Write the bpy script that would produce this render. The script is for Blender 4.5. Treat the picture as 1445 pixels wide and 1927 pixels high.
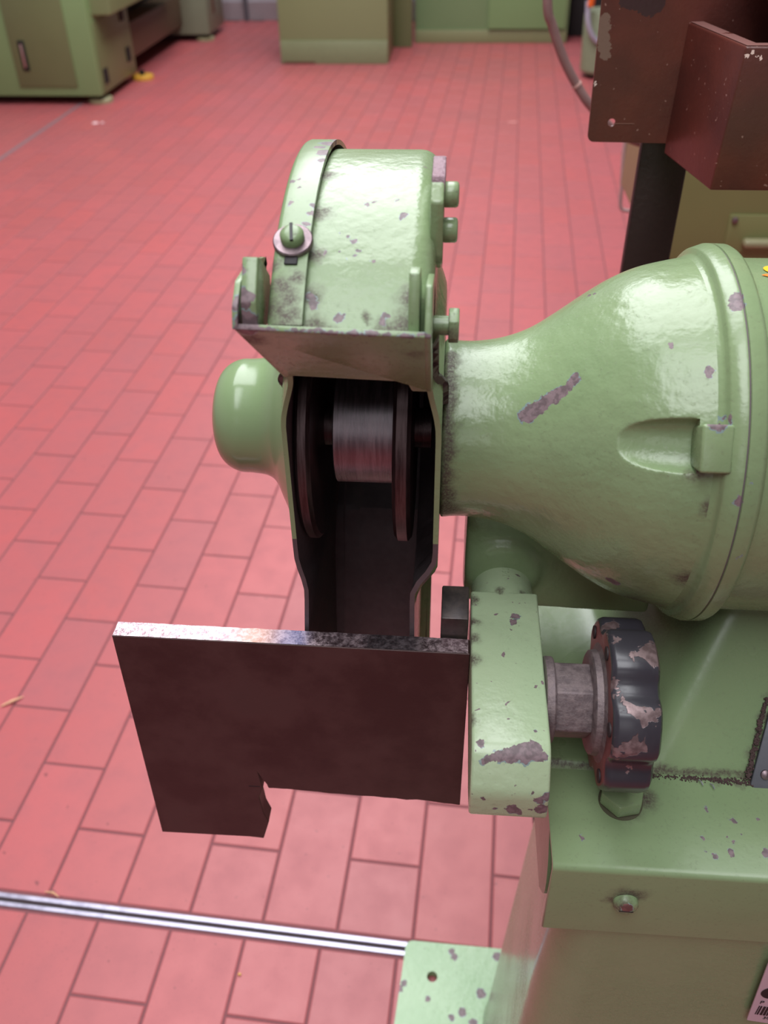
import bpy, bmesh, math, random
from mathutils import Vector, Matrix, noise as mnoise
random.seed(7)
D = bpy.data
COL = bpy.context.scene.collection
S = bpy.context.scene
for o in list(D.objects): D.objects.remove(o, do_unlink=True)

# ------------------------------------------------------------------ camera
cam_d = D.cameras.new('camera'); cam = D.objects.new('camera', cam_d); COL.objects.link(cam); S.camera = cam
H = 1.42283
fw = Vector((-0.06720804, 0.78877762, -0.6109934)); rt = Vector((0.99712405, 0.07459632, -0.01337958)); up = Vector((-0.03502434, 0.61013543, 0.79152261))
cam.matrix_world = Matrix(((rt.x, up.x, -fw.x, 0), (rt.y, up.y, -fw.y, 0), (rt.z, up.z, -fw.z, H), (0, 0, 0, 1)))
cam_d.sensor_fit = 'VERTICAL'; cam_d.sensor_height = 36.0; cam_d.lens = 1650.0 / 1927.0 * 36.0
cam_d.clip_start = 0.02; cam_d.clip_end = 60
cam_d.dof.use_dof = True; cam_d.dof.focus_distance = 0.60; cam_d.dof.aperture_fstop = 8.0

# ------------------------------------------------------------------ world, light, exposure
W = D.worlds.new('world'); S.world = W; W.use_nodes = True
W.node_tree.nodes['Background'].inputs[0].default_value = (0.80, 0.88, 1.0, 1)
W.node_tree.nodes['Background'].inputs[1].default_value = 0.1
S.view_settings.view_transform = 'Standard'; S.view_settings.look = 'None'
S.view_settings.gamma = 1.0; S.view_settings.use_curve_mapping = False
S.view_settings.exposure = 0.02
CEIL = 4.6
def area(name, loc, rot, sx, sy, power, col=(0.95, 0.97, 1.0)):
    l = D.lights.new(name, 'AREA'); l.shape = 'RECTANGLE'; l.size = sx; l.size_y = sy; l.energy = power; l.color = col
    o = D.objects.new(name, l); COL.objects.link(o); o.location = loc; o.rotation_euler = rot
    return o
# one long roof-light strip (front and rear lengths) and a high window in the wall behind the viewer
area('skylight_front', (-0.3, -1.25, CEIL - 0.06), (0, 0, 0), 2.0, 3.3, 155)
area('skylight_rear', (-0.6, 3.6, CEIL - 0.06), (0, 0, 0), 2.6, 5.4, 370)
area('skylight_far', (-0.8, 7.8, CEIL - 0.06), (0, 0, 0), 2.6, 2.4, 120)
area('high_window', (-0.3, -4.5, 3.2), (math.radians(90), 0, 0), 1.8, 1.4, 14)

# ------------------------------------------------------------------ helpers
def srgb(r, g, b):
    f = lambda c: c / 12.92 if c <= 0.04045 else ((c + 0.055) / 1.055) ** 2.4
    return (f(r / 255), f(g / 255), f(b / 255), 1)
def link(ob, parent=None, loc=None):
    COL.objects.link(ob)
    if parent is not None:
        ob.parent = parent
        off = Vector((0, 0, 0)); p = parent
        while p is not None: off += p.location; p = p.parent
        if loc is None: ob.location = -off
        else: ob.location = Vector(loc) - off
    elif loc is not None: ob.location = loc
    return ob
def finish(me, smooth=35):
    if smooth:
        for p in me.polygons: p.use_smooth = True
        me.set_sharp_from_angle(angle=math.radians(smooth))
def obj(name, bm, mat, parent=None, smooth=35, label=None, loc=None):
    me = D.meshes.new(name)
    bmesh.ops.recalc_face_normals(bm, faces=bm.faces)
    bm.to_mesh(me); bm.free()
    for m in (mat if isinstance(mat, (list, tuple)) else [mat]): me.materials.append(m)
    finish(me, smooth)
    o = D.objects.new(name, me); link(o, parent, loc)
    if label: o['label'] = label
    return o
def thing(name, loc, label, cat, group=None):
    o = D.objects.new(name, None); COL.objects.link(o); o.location = loc; o.empty_display_size = 0.05
    o['label'] = label; o['category'] = cat
    if group: o['group'] = group
    return o
def tag(o, label, cat, group=None):
    o['label'] = label; o['category'] = cat
    if group: o['group'] = group
    return o
def struct(o): o['kind'] = 'structure'; return o
def bevel(bm, w, seg=2, ang=25):
    es = [e for e in bm.edges if len(e.link_faces) == 2 and e.calc_face_angle(0) > math.radians(ang)]
    if w > 0 and es: bmesh.ops.bevel(bm, geom=es, offset=w, segments=seg, profile=0.5, affect='EDGES', clamp_overlap=True)
    return bm
def box(x0, x1, y0, y1, z0, z1, w=0.0, seg=2, bm=None):
    b = bmesh.new()
    vs = [b.verts.new((x, y, z)) for x in (x0, x1) for y in (y0, y1) for z in (z0, z1)]
    for f in ((0, 1, 3, 2), (4, 6, 7, 5), (0, 4, 5, 1), (2, 3, 7, 6), (0, 2, 6, 4), (1, 5, 7, 3)): b.faces.new([vs[i] for i in f])
    bmesh.ops.recalc_face_normals(b, faces=b.faces)
    bevel(b, w, seg)
    return merge(bm, b) if bm else b
def merge(a, b):
    me = D.meshes.new('tmp'); b.to_mesh(me); b.free(); a.from_mesh(me); D.meshes.remove(me); return a
def slab(pts, a0, a1, axis, w=0.0, seg=2):
    """polygon extruded along an axis; pts are the two other coordinates in xyz order"""
    b = bmesh.new()
    def P(p, a): return {'x': (a, p[0], p[1]), 'y': (p[0], a, p[1]), 'z': (p[0], p[1], a)}[axis]
    A = [b.verts.new(P(p, a0)) for p in pts]; B = [b.verts.new(P(p, a1)) for p in pts]
    n = len(pts)
    b.faces.new(A); b.faces.new(B[::-1])
    for i in range(n): b.faces.new((A[i], B[i], B[(i + 1) % n], A[(i + 1) % n]))
    bmesh.ops.recalc_face_normals(b, faces=b.faces)
    bevel(b, w, seg)
    return b
def spline(pts, n=6):
    """Catmull-Rom through 2D points (open)"""
    out = []
    P = [pts[0]] + list(pts) + [pts[-1]]
    for i in range(1, len(P) - 2):
        for k in range(n):
            t = k / n
            out.append(tuple(0.5 * (2 * P[i][j] + (P[i + 1][j] - P[i - 1][j]) * t + (2 * P[i - 1][j] - 5 * P[i][j] + 4 * P[i + 1][j] - P[i + 2][j]) * t * t + (3 * P[i][j] - P[i - 1][j] - 3 * P[i + 1][j] + P[i + 2][j]) * t ** 3) for j in range(len(P[i]))))
    out.append(tuple(pts[-1])); return out
def revolve(prof, seg, centre, axis='x', bm=None, cap=True):
    """prof = [(a, r)] along the axis; centre = other two coordinates"""
    b = bm or bmesh.new(); rings = []
    for a, r in prof:
        ring = []
        for k in range(seg):
            t = 2 * math.pi * k / seg; u, v = math.cos(t) * r, math.sin(t) * r
            p = {'x': (a, centre[0] + u, centre[1] + v), 'y': (centre[0] + u, a, centre[1] + v), 'z': (centre[0] + u, centre[1] + v, a)}[axis]
            ring.append(b.verts.new(p))
        rings.append(ring)
    for i in range(len(rings) - 1):
        for k in range(seg):
            b.faces.new((rings[i][k], rings[i][(k + 1) % seg], rings[i + 1][(k + 1) % seg], rings[i + 1][k]))
    if cap: b.faces.new(rings[0]); b.faces.new(rings[-1])
    return b
def tube(pts, r, seg=10, bm=None):
    b = bm or bmesh.new(); rings = []
    for i, p in enumerate(pts):
        p = Vector(p); d = (Vector(pts[min(i + 1, len(pts) - 1)]) - Vector(pts[max(i - 1, 0)])).normalized()
        a = d.cross(Vector((0, 0, 1)) if abs(d.z) < 0.9 else Vector((1, 0, 0))).normalized(); c = d.cross(a)
        rr = r(i) if callable(r) else r
        rings.append([b.verts.new(p + a * math.cos(2 * math.pi * k / seg) * rr + c * math.sin(2 * math.pi * k / seg) * rr) for k in range(seg)])
    for i in range(len(rings) - 1):
        for k in range(seg): b.faces.new((rings[i][k], rings[i][(k + 1) % seg], rings[i + 1][(k + 1) % seg], rings[i + 1][k]))
    b.faces.new(rings[0]); b.faces.new(rings[-1])
    return b
def apply_mods(o):
    dg = bpy.context.evaluated_depsgraph_get(); dg.update()
    me = D.meshes.new_from_object(o.evaluated_get(dg)); o.modifiers.clear(); o.data = me
    return me
def sstep(t): t = max(0.0, min(1.0, t)); return t * t * (3 - 2 * t)

# ------------------------------------------------------------------ materials
class NT:
    def __init__(s, name):
        s.m = D.materials.new(name); s.m.use_nodes = True; s.t = s.m.node_tree; s.n = s.t.nodes; s.b = s.n['Principled BSDF']
        s.geo = s.n.new('ShaderNodeTexCoord').outputs['Object']
    def L(s, a, b): s.t.links.new(a, b)
    def val(s, sock, v):
        if hasattr(v, 'is_output') or isinstance(v, bpy.types.NodeSocket): s.L(v, sock)
        else: sock.default_value = v
    def noise(s, scale, detail=3, rough=0.55, vec=None, color=False, dist=0):
        n = s.n.new('ShaderNodeTexNoise'); n.inputs['Scale'].default_value = scale; n.inputs['Detail'].default_value = detail
        n.inputs['Roughness'].default_value = rough; n.inputs['Distortion'].default_value = dist
        s.L(vec or s.geo, n.inputs['Vector']); return n.outputs['Color' if color else 'Fac']
    def math(s, op, a, b=0.0, c=0.0, clamp=False):
        n = s.n.new('ShaderNodeMath'); n.operation = op; n.use_clamp = clamp
        for i, v in enumerate((a, b, c)): s.val(n.inputs[i], v)
        return n.outputs[0]
    def vmath(s, op, a, b, out=0):
        n = s.n.new('ShaderNodeVectorMath'); n.operation = op; s.val(n.inputs[0], a); s.val(n.inputs[1], b)
        return n.outputs[out]
    def vscale(s, a, k):
        n = s.n.new('ShaderNodeVectorMath'); n.operation = 'SCALE'; s.val(n.inputs[0], a); n.inputs['Scale'].default_value = k; return n.outputs[0]
    def ramp(s, f, a, b, to0=0.0, to1=1.0):
        n = s.n.new('ShaderNodeMapRange'); n.interpolation_type = 'SMOOTHSTEP'
        for i, v in enumerate((f, a, b, to0, to1)): s.val(n.inputs[i], v)
        return n.outputs[0]
    def mix(s, f, a, b):
        n = s.n.new('ShaderNodeMix'); n.data_type = 'RGBA'; s.val(n.inputs[0], f)
        s.val(n.inputs[6], a); s.val(n.inputs[7], b); return n.outputs[2]
    def bump(s, h, strength, dist, normal=None):
        n = s.n.new('ShaderNodeBump'); n.inputs['Strength'].default_value = strength; n.inputs['Distance'].default_value = dist
        s.L(h, n.inputs['Height'])
        if normal is not None: s.L(normal, n.inputs['Normal'])
        return n.outputs[0]
    def blobs(s, pts, vec):
        cur = None
        for x, y, z, r in pts:
            d = s.vmath('DISTANCE', vec, (x, y, z), 1 if False else 'Value')
            q = s.math('DIVIDE', d, r)
            cur = q if cur is None else s.math('MINIMUM', cur, q)
        return cur
    def done(s, color, rough, bump=None, metal=0.0, spec=None, coat=0.0):
        s.val(s.b.inputs['Base Color'], color); s.val(s.b.inputs['Roughness'], rough); s.val(s.b.inputs['Metallic'], metal)
        if spec is not None: s.b.inputs['Specular IOR Level'].default_value = spec
        if coat: s.b.inputs['Coat Weight'].default_value = coat; s.b.inputs['Coat Roughness'].default_value = 0.12
        if bump is not None: s.L(bump, s.b.inputs['Normal'])
        return s.m

GREEN = srgb(130, 149, 110); PRIMER = srgb(122, 103, 107); GRIME = srgb(74, 57, 54); BLUEGREY = srgb(122, 140, 138)
def paint(name, chips=(), grime=(), base=GREEN, rough=0.24, bump=0.45, speck=0.0, dust=0.2, chipcol=PRIMER, under=BLUEGREY, lump=0.6):
    m = NT(name)
    warp = m.vscale(m.vmath('SUBTRACT', m.noise(190, 3, 0.6, color=True), (0.5, 0.5, 0.5)), 0.0075)
    vec = m.vmath('ADD', m.geo, warp)
    big = m.noise(9, 3); fine = m.noise(380, 4, 0.7)
    col = m.mix(m.ramp(big, 0.3, 0.7), base, tuple(c * k for c, k in zip(base[:3], (0.88, 0.93, 0.90))) + (1,))
    dirt = m.math('MULTIPLY', m.ramp(fine, 0.55, 0.72), dust)
    if grime:
        wg = m.vscale(m.vmath('SUBTRACT', m.noise(90, 3, 0.7, color=True), (0.5, 0.5, 0.5)), 0.014)
        g = m.blobs(grime, m.vmath('ADD', m.geo, wg))
        gm = m.ramp(g, 0.2, 1.6, 0.92, 0.0)
        gm = m.math('MULTIPLY', gm, m.ramp(m.noise(700, 3, 0.6), 0.3, 0.6, 0.5, 1.0))
        dirt = m.math('MAXIMUM', dirt, gm)
    col = m.mix(dirt, col, GRIME)
    chip = None
    if speck:
        chip = m.math('GREATER_THAN', m.noise(150, 2, 0.5, dist=0.6), 0.80 - speck * 0.1)
    ring = None
    if chips:
        c = m.blobs(chips, vec); cm = m.math('LESS_THAN', c, 1.0)
        ring = m.math('LESS_THAN', c, 1.15)
        ring = m.math('MULTIPLY', ring, m.math('GREATER_THAN', m.noise(120, 2), 0.5))
        chip = cm if chip is None else m.math('MAXIMUM', chip, cm)
    if ring is not None: col = m.mix(ring, col, under)
    r = m.ramp(big, 0.2, 0.8, rough * 0.85, rough * 1.3)
    r = m.mix(dirt, r, (0.65, 0.65, 0.65, 1))
    lm = m.noise(34, 2, 0.4); orange = m.noise(150, 2, 0.5)
    h = m.math('ADD', m.math('MULTIPLY', lm, lump), m.math('MULTIPLY', orange, 0.28))
    h = m.math('ADD', h, m.math('MULTIPLY', dirt, m.math('MULTIPLY', fine, 0.15)))
    if chip is not None:
        cc = m.mix(m.ramp(m.noise(260, 3), 0.40, 0.60), chipcol, tuple(c * 0.62 for c in chipcol[:3]) + (1,))
        col = m.mix(chip, col, cc); r = m.mix(chip, r, (0.5, 0.5, 0.5, 1))
        h = m.math('SUBTRACT', h, m.math('MULTIPLY', chip, 0.30))
    return m.done(col, r, m.bump(h, bump, 0.0022))
def plain(name, col, rough=0.5, metal=0.0, bump=0.0, scale=60, var=0.15, spec=None):
    m = NT(name); n = m.noise(scale, 4)
    c = m.mix(n, tuple(k * (1 - var) for k in col[:3]) + (1,), tuple(min(1, k * (1 + var)) for k in col[:3]) + (1,))
    return m.done(c, rough, m.bump(n, bump, 0.002) if bump else None, metal, spec)

CHIP_BELL=[(0.0524,0.4727,1.1391,0.0058),(0.0494,0.4719,1.1368,0.0048),(0.0555,0.473,1.1415,0.0048),(0.0590,0.4734,1.1448,0.0043),(0.0617,0.4732,1.1470,0.0036),(0.0644,0.4732,1.1494,0.0048),(0.0673,0.4732,1.152,0.0040),(0.0702,0.4732,1.1543,0.0038),(0.073,0.474,1.1573,0.0034),(0.0755,0.4752,1.1604,0.0038),(0.0765,0.4758,1.1625,0.003),(0.1462,0.4492,1.1822,0.0030),(0.1270,0.4670,1.1891,0.0021),(0.1107,0.4341,1.0369,0.0035),(0.1130,0.4331,1.0366,0.0035),(0.0924,0.5433,1.1863,0.0017),(0.0897,0.5461,1.1839,0.0017)]
CHIP_MOTOR=[(0.1620,0.4831,1.2118,0.0036),(0.1615,0.4774,1.2095,0.0042),(0.1687,0.4084,1.1372,0.0018),(0.1637,0.4025,1.1267,0.0024),(0.1723,0.4022,1.0927,0.0028),(0.1696,0.4006,1.0910,0.0022),(0.1485,0.4250,1.1655,0.0060),(0.1520,0.4246,1.1675,0.0045)]
GRIME_BELL=[(0.1353,0.4216,1.1430,0.0084),(0.1385,0.4184,1.1380,0.0066),(0.0029,0.4724,1.0604,0.0110),(0.0150,0.50,1.02,0.014),(0.1532,0.4057,1.1182,0.0070),(0.1341,0.4467,1.0084,0.0190),(0.1492,0.4112,1.0606,0.0080),(0.11,0.49,0.985,0.02),(0.09,0.495,1.005,0.016)]+[(0.0012, 0.5246-0.0615*math.cos(math.radians(a)), 1.0924+0.0615*math.sin(math.radians(a)), 0.0042+0.0012*(k%3)) for k, a in enumerate(range(-36, 86, 5))]+[(0.086,0.475,1.0163,0.005),(0.0915,0.468,1.0108,0.0045),(0.0985,0.462,1.005,0.0045),(0.107,0.456,0.9985,0.0045),(0.1163,0.452,0.995,0.005),(0.125,0.450,0.992,0.005),(0.136,0.448,0.989,0.006),(0.147,0.446,0.987,0.007)]
CHIP_DRUM=[(-0.0552,0.4069,1.2299,0.0024),(-0.0337,0.4062,1.2293,0.0021),(-0.0325,0.4084,1.2312,0.0021),(-0.0468,0.4722,1.2657,0.0014),(-0.0441,0.4745,1.2664,0.0014),(-0.0267,0.4628,1.2626,0.0020),(-0.0257,0.4641,1.2630,0.0017),(-0.0312,0.4761,1.2668,0.0011),(-0.0709,0.4158,1.2371,0.0027),(-0.0698,0.4123,1.2343,0.0022),(-0.0590,0.4504,1.2575,0.0011),(-0.0546,0.4487,1.2568,0.0011),(-0.0516,0.4455,1.2552,0.0011),(-0.0657,0.4389,1.2518,0.0014),(-0.0484,0.4407,1.2528,0.0011),(-0.0410,0.4348,1.2496,0.0014),(-0.0548,0.4346,1.2494,0.0011),(-0.0501,0.4376,1.2512,0.0011),(-0.0445,0.4439,1.2545,0.0008),(-0.0581,0.4405,1.2527,0.0008),(-0.0105,0.470,1.2790,0.0060),(-0.0085,0.475,1.2830,0.0050)]
GRIME_DRUM=[(-0.0700,0.4654,1.2635,0.0053),(-0.0710,0.4373,1.2510,0.0055),(-0.0705,0.4158,1.2371,0.0064),(-0.0697,0.4024,1.2259,0.0080),(-0.0601,0.4005,1.2242,0.0057),(-0.0200,0.4166,1.2377,0.0070),(-0.0229,0.4053,1.2285,0.0085),(-0.0308,0.4030,1.2265,0.0065),(-0.0700,0.5017,1.2720,0.0048),(-0.0418,0.4071,1.2301,0.0030)]
CHIP_COVER=[(-0.0735,0.5436,1.2785,0.0070),(-0.0748,0.5214,1.2794,0.0052),(-0.0752,0.5082,1.2787,0.0030),(-0.0707,0.5593,1.2762,0.0058),(-0.0800,0.5326,1.2793,0.0031),(-0.0856,0.4854,1.2753,0.0015),(-0.0828,0.4777,1.2734,0.0011),(-0.0870,0.4640,1.2693,0.0017),(-0.0740,0.4622,1.2687,0.0022),(-0.0747,0.4562,1.2665,0.0020),(-0.0767,0.4489,1.2634,0.0022),(-0.0715,0.4526,1.2650,0.0017),(-0.0813,0.4752,1.2728,0.0011),(-0.0887,0.4827,1.2747,0.0017)]
GRIME_COVER=[(-0.0851,0.4140,1.2432,0.0064),(-0.0869,0.4048,1.2360,0.0069),(-0.0806,0.4094,1.2397,0.0059),(-0.0811,0.4005,1.2323,0.0064),(-0.0903,0.4242,1.2502,0.0043),(-0.0775,0.4192,1.2469,0.0038),(-0.0847,0.3964,1.2285,0.0069),(-0.0754,0.3965,1.2286,0.0048)]
CHIP_ARM=[(0.0542,0.4554,0.9800,0.0034),(0.0521,0.4499,0.9800,0.0026),(0.0589,0.3405,0.9800,0.0065),(0.0539,0.3382,0.9790,0.0065),(0.0498,0.3375,0.9785,0.0058),(0.0458,0.3365,0.9780,0.0055),(0.0425,0.336,0.9778,0.005),(0.0394,0.3353,0.9775,0.0048),(0.0353,0.334,0.977,0.0044),(0.0313,0.3328,0.9760,0.0044),(0.028,0.3315,0.975,0.004),(0.0249,0.3305,0.9740,0.0040),(0.0625,0.3368,0.9800,0.0055),(0.0645,0.3368,0.9780,0.0045),(0.0282,0.3425,0.9800,0.0026),(0.0653,0.3917,0.9800,0.0014),(0.0623,0.3548,0.9800,0.0013),
 (0.0294,0.3220,0.9522,0.0023),(0.0370,0.3240,0.9642,0.0016),(0.0496,0.3220,0.9430,0.0043),(0.0531,0.3220,0.9405,0.0030),(0.0650,0.3220,0.9529,0.0040),(0.0674,0.3220,0.9448,0.0045),(0.0597,0.3220,0.9579,0.0026),(0.0695,0.3220,0.9561,0.0033),(0.0382,0.3220,0.9419,0.0017),(0.0244,0.3220,0.9545,0.0016),(0.0583,0.3240,0.9738,0.0019),(0.0462,0.3220,0.9674,0.0013)]
GRIME_ARM=[(0.0245,0.4326,0.9800,0.0052),(0.0230,0.4126,0.9800,0.0060),(0.0240,0.4482,0.9800,0.0048),(0.0218,0.3626,0.9800,0.0040),(0.0240,0.4701,0.9800,0.0047),(0.0436,0.4820,0.9800,0.0039),(0.062,0.4820,0.9760,0.0039)]
CHIP_BOX=[(0.2002,0.3414,0.8800,0.0028),(0.1889,0.3375,0.8800,0.0018),(0.2077,0.3659,0.8800,0.0022),(0.1907,0.3744,0.8800,0.0015),(0.2246,0.3691,0.8800,0.0015),(0.1844,0.3411,0.8800,0.0011),(0.2038,0.3494,0.8800,0.0014),(0.2106,0.3559,0.8800,0.0011),(0.2004,0.3532,0.8800,0.0011),(0.1021,0.3459,0.8800,0.0018),(0.1831,0.3517,0.8800,0.0014),(0.2231,0.3429,0.8800,0.0030)]
GRIME_BOX=[(0.1594,0.4019,0.8800,0.0031),(0.1857,0.4004,0.8800,0.0040),(0.2041,0.3989,0.8800,0.0045),(0.2187,0.3972,0.8800,0.0045),(0.1349,0.3759,0.8800,0.0125),(0.1299,0.3799,0.8800,0.0098),(0.1487,0.3790,0.8800,0.0091),(0.1319,0.3230,0.8487,0.0095),(0.1254,0.3230,0.8450,0.0060),(0.1386,0.3230,0.8524,0.0075)]
CHIP_PLATE=[(-0.0427,0.6199,0.0150,0.0066),(0.0382,0.6825,0.0150,0.0051),(0.1096,0.6790,0.0150,0.0067),(0.0425,0.6744,0.0150,0.0051),(0.0028,0.6074,0.0150,0.0041),(0.0838,0.6208,0.0150,0.0071),(0.0555,0.5919,0.0150,0.0062),(0.0396,0.5833,0.0150,0.0048),(0.0714,0.5780,0.0150,0.0064),(-0.0349,0.6284,0.0150,0.0049)]
CHIP_COL=[(0.1439,0.3300,0.7390,0.0028),(0.1655,0.3300,0.7036,0.0033),(0.1956,0.3300,0.7524,0.0016),(0.2502,0.3300,0.7420,0.0016),(0.1262,0.3300,0.6357,0.0022),(0.1003,0.3300,0.7811,0.0012)]

M_BELL = paint('green_paint_end_bell', CHIP_BELL, GRIME_BELL, lump=0.9, bump=0.75)
M_MOTOR = paint('green_paint_motor', CHIP_MOTOR, [(0.165, 0.5246, 0.972, 0.02)])
M_DRUM = paint('green_paint_drum', CHIP_DRUM, GRIME_DRUM, bump=0.95, dust=0.15, speck=0.15)
M_COVER = paint('green_paint_cover', CHIP_COVER, GRIME_COVER, bump=0.2)
M_ARM = paint('green_paint_arm', CHIP_ARM, GRIME_ARM, base=srgb(166, 182, 148), bump=0.5, speck=0.95)
M_BOX = paint('green_paint_box', CHIP_BOX, GRIME_BOX, bump=0.25, rough=0.3)
M_PLATE = paint('green_paint_plate', CHIP_PLATE, (), base=srgb(140, 170, 128), bump=0.6, dust=0.35, speck=0.2)
M_COL = paint('green_paint_column', CHIP_COL, (), bump=0.35, rough=0.22)
M_GREEN = paint('green_paint_small', (), (), bump=0.3, dust=0.5, speck=0.4)
M_BRACKET = paint('green_paint_worn', [(-0.098,0.386,1.236,0.006),(-0.100,0.388,1.248,0.006),(-0.103,0.40,1.258,0.004),(-0.0165,0.390,1.229,0.004),(-0.017,0.394,1.245,0.004),(-0.0105,0.39,1.243,0.003)] + [(-0.104 + 0.0033 * i, 0.3825 - 0.00016 * i, 1.2352, 0.0021) for i in range(30)], [(-0.096,0.392,1.228,0.008),(-0.017,0.395,1.222,0.007)], bump=0.4, dust=0.5, speck=0.3)
M_FOOT = paint('green_paint_foot', (), [(0.083 + 0.0042 * i, 0.402, 0.883, 0.0036) for i in range(38)] + [(0.2255, 0.400, 0.888, 0.006), (0.229, 0.408, 0.896, 0.006), (0.232, 0.417, 0.908, 0.006), (0.235, 0.427, 0.918, 0.005), (0.238, 0.435, 0.93, 0.004), (0.17, 0.49, 0.97, 0.03), (0.15, 0.5, 0.95, 0.03)], bump=0.2)
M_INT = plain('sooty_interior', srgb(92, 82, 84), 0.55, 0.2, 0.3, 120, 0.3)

def steel(name, c0, c1, rough, scale, metal=0.85, bump=0.3, stretch=None, lo=0.35, hi=0.65):
    m = NT(name); v = m.geo
    if stretch: v = m.vmath('MULTIPLY', m.geo, stretch)
    n = m.noise(scale, 5, 0.65, vec=v); f = m.noise(420, 3)
    c = m.mix(m.ramp(n, lo, hi), c0, c1)
    r = m.ramp(n, 0.2, 0.8, rough * 0.8, rough * 1.25)
    return m.done(c, r, m.bump(m.math('ADD', n, m.math('MULTIPLY', f, 0.3)), bump, 0.0008), metal)
M_SPOOL = steel('turned_steel', srgb(120, 112, 116), srgb(150, 140, 144), 0.42, 30, 0.95, 0.25, (14, 1, 1))
M_FLANGE = steel('dark_turned_steel', srgb(64, 50, 50), srgb(92, 78, 78), 0.42, 30, 0.8, 0.3, (12, 1, 1))
M_REST = steel('hot_rolled_steel', srgb(56, 38, 37), srgb(78, 57, 55), 0.46, 16, 0.35, 0.25)
M_EDGE = steel('ground_steel_edge', srgb(140, 120, 126), srgb(196, 172, 176), 0.40, 200, 0.9, 0.6)
M_BLOCK = steel('dark_steel_block', srgb(62, 56, 56), srgb(98, 86, 80), 0.45, 24, 0.6, 0.3)
M_CAST = steel('grey_cast_iron', srgb(104, 92, 94), srgb(130, 116, 116), 0.6, 160, 0.45, 0.9)
M_SCREW = steel('zinc_screw', srgb(104, 90, 94), srgb(146, 128, 132), 0.42, 90, 0.8, 0.4)
def m_wheel():
    m = NT('worn_black_enamel_handwheel')
    n = m.noise(46, 4, 0.6, dist=0.4); chip = m.ramp(n, 0.575, 0.59)
    s = m.noise(200, 4); ox = m.mix(m.ramp(s, 0.35, 0.65), srgb(140, 120, 120), srgb(104, 86, 86))
    c = m.mix(chip, srgb(52, 50, 56), ox)
    return m.done(c, m.ramp(n, 0.5, 0.6, 0.28, 0.45), m.bump(m.math('SUBTRACT', m.math('MULTIPLY', s, 0.2), chip), 0.4, 0.0006), m.math('MULTIPLY', chip, 0.5))
M_WHEEL = m_wheel()
M_WFACE = plain('floor_reflection_handwheel_face', srgb(104, 58, 56), 0.45, 0.1, 0.3, 90, 0.25)  # red reflection of the floor painted into the wheel's left face
M_BROWN = None
def m_brown(name, chips):
    m = NT(name)
    n = m.noise(14, 4); f = m.noise(320, 3, 0.6)
    c = m.mix(m.ramp(n, 0.3, 0.7), srgb(104, 52, 42), srgb(84, 44, 38))
    fleck = m.math('GREATER_THAN', m.noise(230, 1.5, 0.4), 0.735)
    c = m.mix(m.math('MULTIPLY', fleck, 0.55), c, srgb(178, 140, 128))
    h = m.math('ADD', m.math('MULTIPLY', f, 0.4), m.math('MULTIPLY', m.noise(70, 2), 0.5))
    if chips:
        w = m.vmath('ADD', m.geo, m.vscale(m.vmath('SUBTRACT', m.noise(260, 3, 0.6, color=True), (0.5, 0.5, 0.5)), 0.008))
        for pts, col in chips:
            c = m.mix(m.math('LESS_THAN', m.blobs(pts, w), 1.0), c, col)
    return m.done(c, 0.38, m.bump(h, 0.35, 0.0015))
M_BLACKPOST = plain('dark_brown_painted_steel', srgb(50, 34, 34), 0.42, 0.0, 0.2, 200, 0.25)
M_PRINT = plain('black_print', srgb(24, 18, 22), 0.6)
M_STICKER = plain('pale_sticker_paper', srgb(196, 172, 182), 0.5, 0, 0, 30, 0.04)
M_YELLOW = plain('yellow_sticker', srgb(244, 186, 40), 0.45)
M_ORANGE = plain('orange_sticker', srgb(238, 128, 40), 0.45)
M_REDDAB = plain('red_paint_dab', srgb(170, 44, 48), 0.4)
M_NAMEPLATE = plain('dark_grey_plate_enamel', srgb(84, 86, 92), 0.4, 0.2, 0.15, 100, 0.15)
M_DUST = plain('brown_dirt', srgb(74, 56, 54), 0.9, 0, 0.6, 300, 0.4)

# ------------------------------------------------------------------ floor
O = (-0.97403138, 1.65775994); TH = -0.05466541; CT, ST = math.cos(TH), math.sin(TH)
TW = 0.125; TL = 0.2575; HL = TL / 2; G = 0.0042
def t2w(a, v): b = -v * HL; a *= TW; return (O[0] + a * CT - b * ST, O[1] + a * ST + b * CT)
def m_tile():
    m = NT('red_klinker_tile')
    oi = m.n.new('ShaderNodeObjectInfo'); gi = m.n.new('ShaderNodeNewGeometry')
    wp = gi.outputs['Position']
    r = m.math('FRACT', m.math('ADD', oi.outputs['Random'], gi.outputs['Random Per Island']))
    r2 = m.math('FRACT', m.math('MULTIPLY', r, 7.31))
    c = m.mix(r, srgb(178, 88, 90), srgb(168, 88, 91))
    c = m.mix(m.math('MULTIPLY', m.math('GREATER_THAN', r2, 0.75), 0.22), c, srgb(182, 80, 76))
    big = m.noise(1.3, 3, vec=wp); mid = m.noise(16, 4, 0.6, vec=wp); fi = m.noise(260, 3, 0.6, vec=wp)
    c = m.mix(m.math('MULTIPLY', m.ramp(big, 0.35, 0.65), 0.30), c, srgb(152, 84, 84))
    c = m.mix(m.math('MULTIPLY', m.ramp(mid, 0.35, 0.8), 0.35), c, srgb(140, 78, 84))
    sp = m.math('GREATER_THAN', m.noise(60, 2, 0.5, vec=wp), 0.735)
    c = m.mix(m.math('MULTIPLY', sp, 0.6), c, srgb(92, 48, 52))
    pit = m.math('GREATER_THAN', m.noise(330, 1, 0.5, vec=wp), 0.72)
    c = m.mix(m.math('MULTIPLY', pit, 0.5), c, srgb(110, 58, 62))
    rg = m.ramp(mid, 0.2, 0.8, 0.40, 0.50)
    return m.done(c, rg, m.bump(m.math('ADD', mid, m.math('MULTIPLY', fi, 0.3)), 0.15, 0.0010), spec=0.45)
M_TILE = m_tile()
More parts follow.
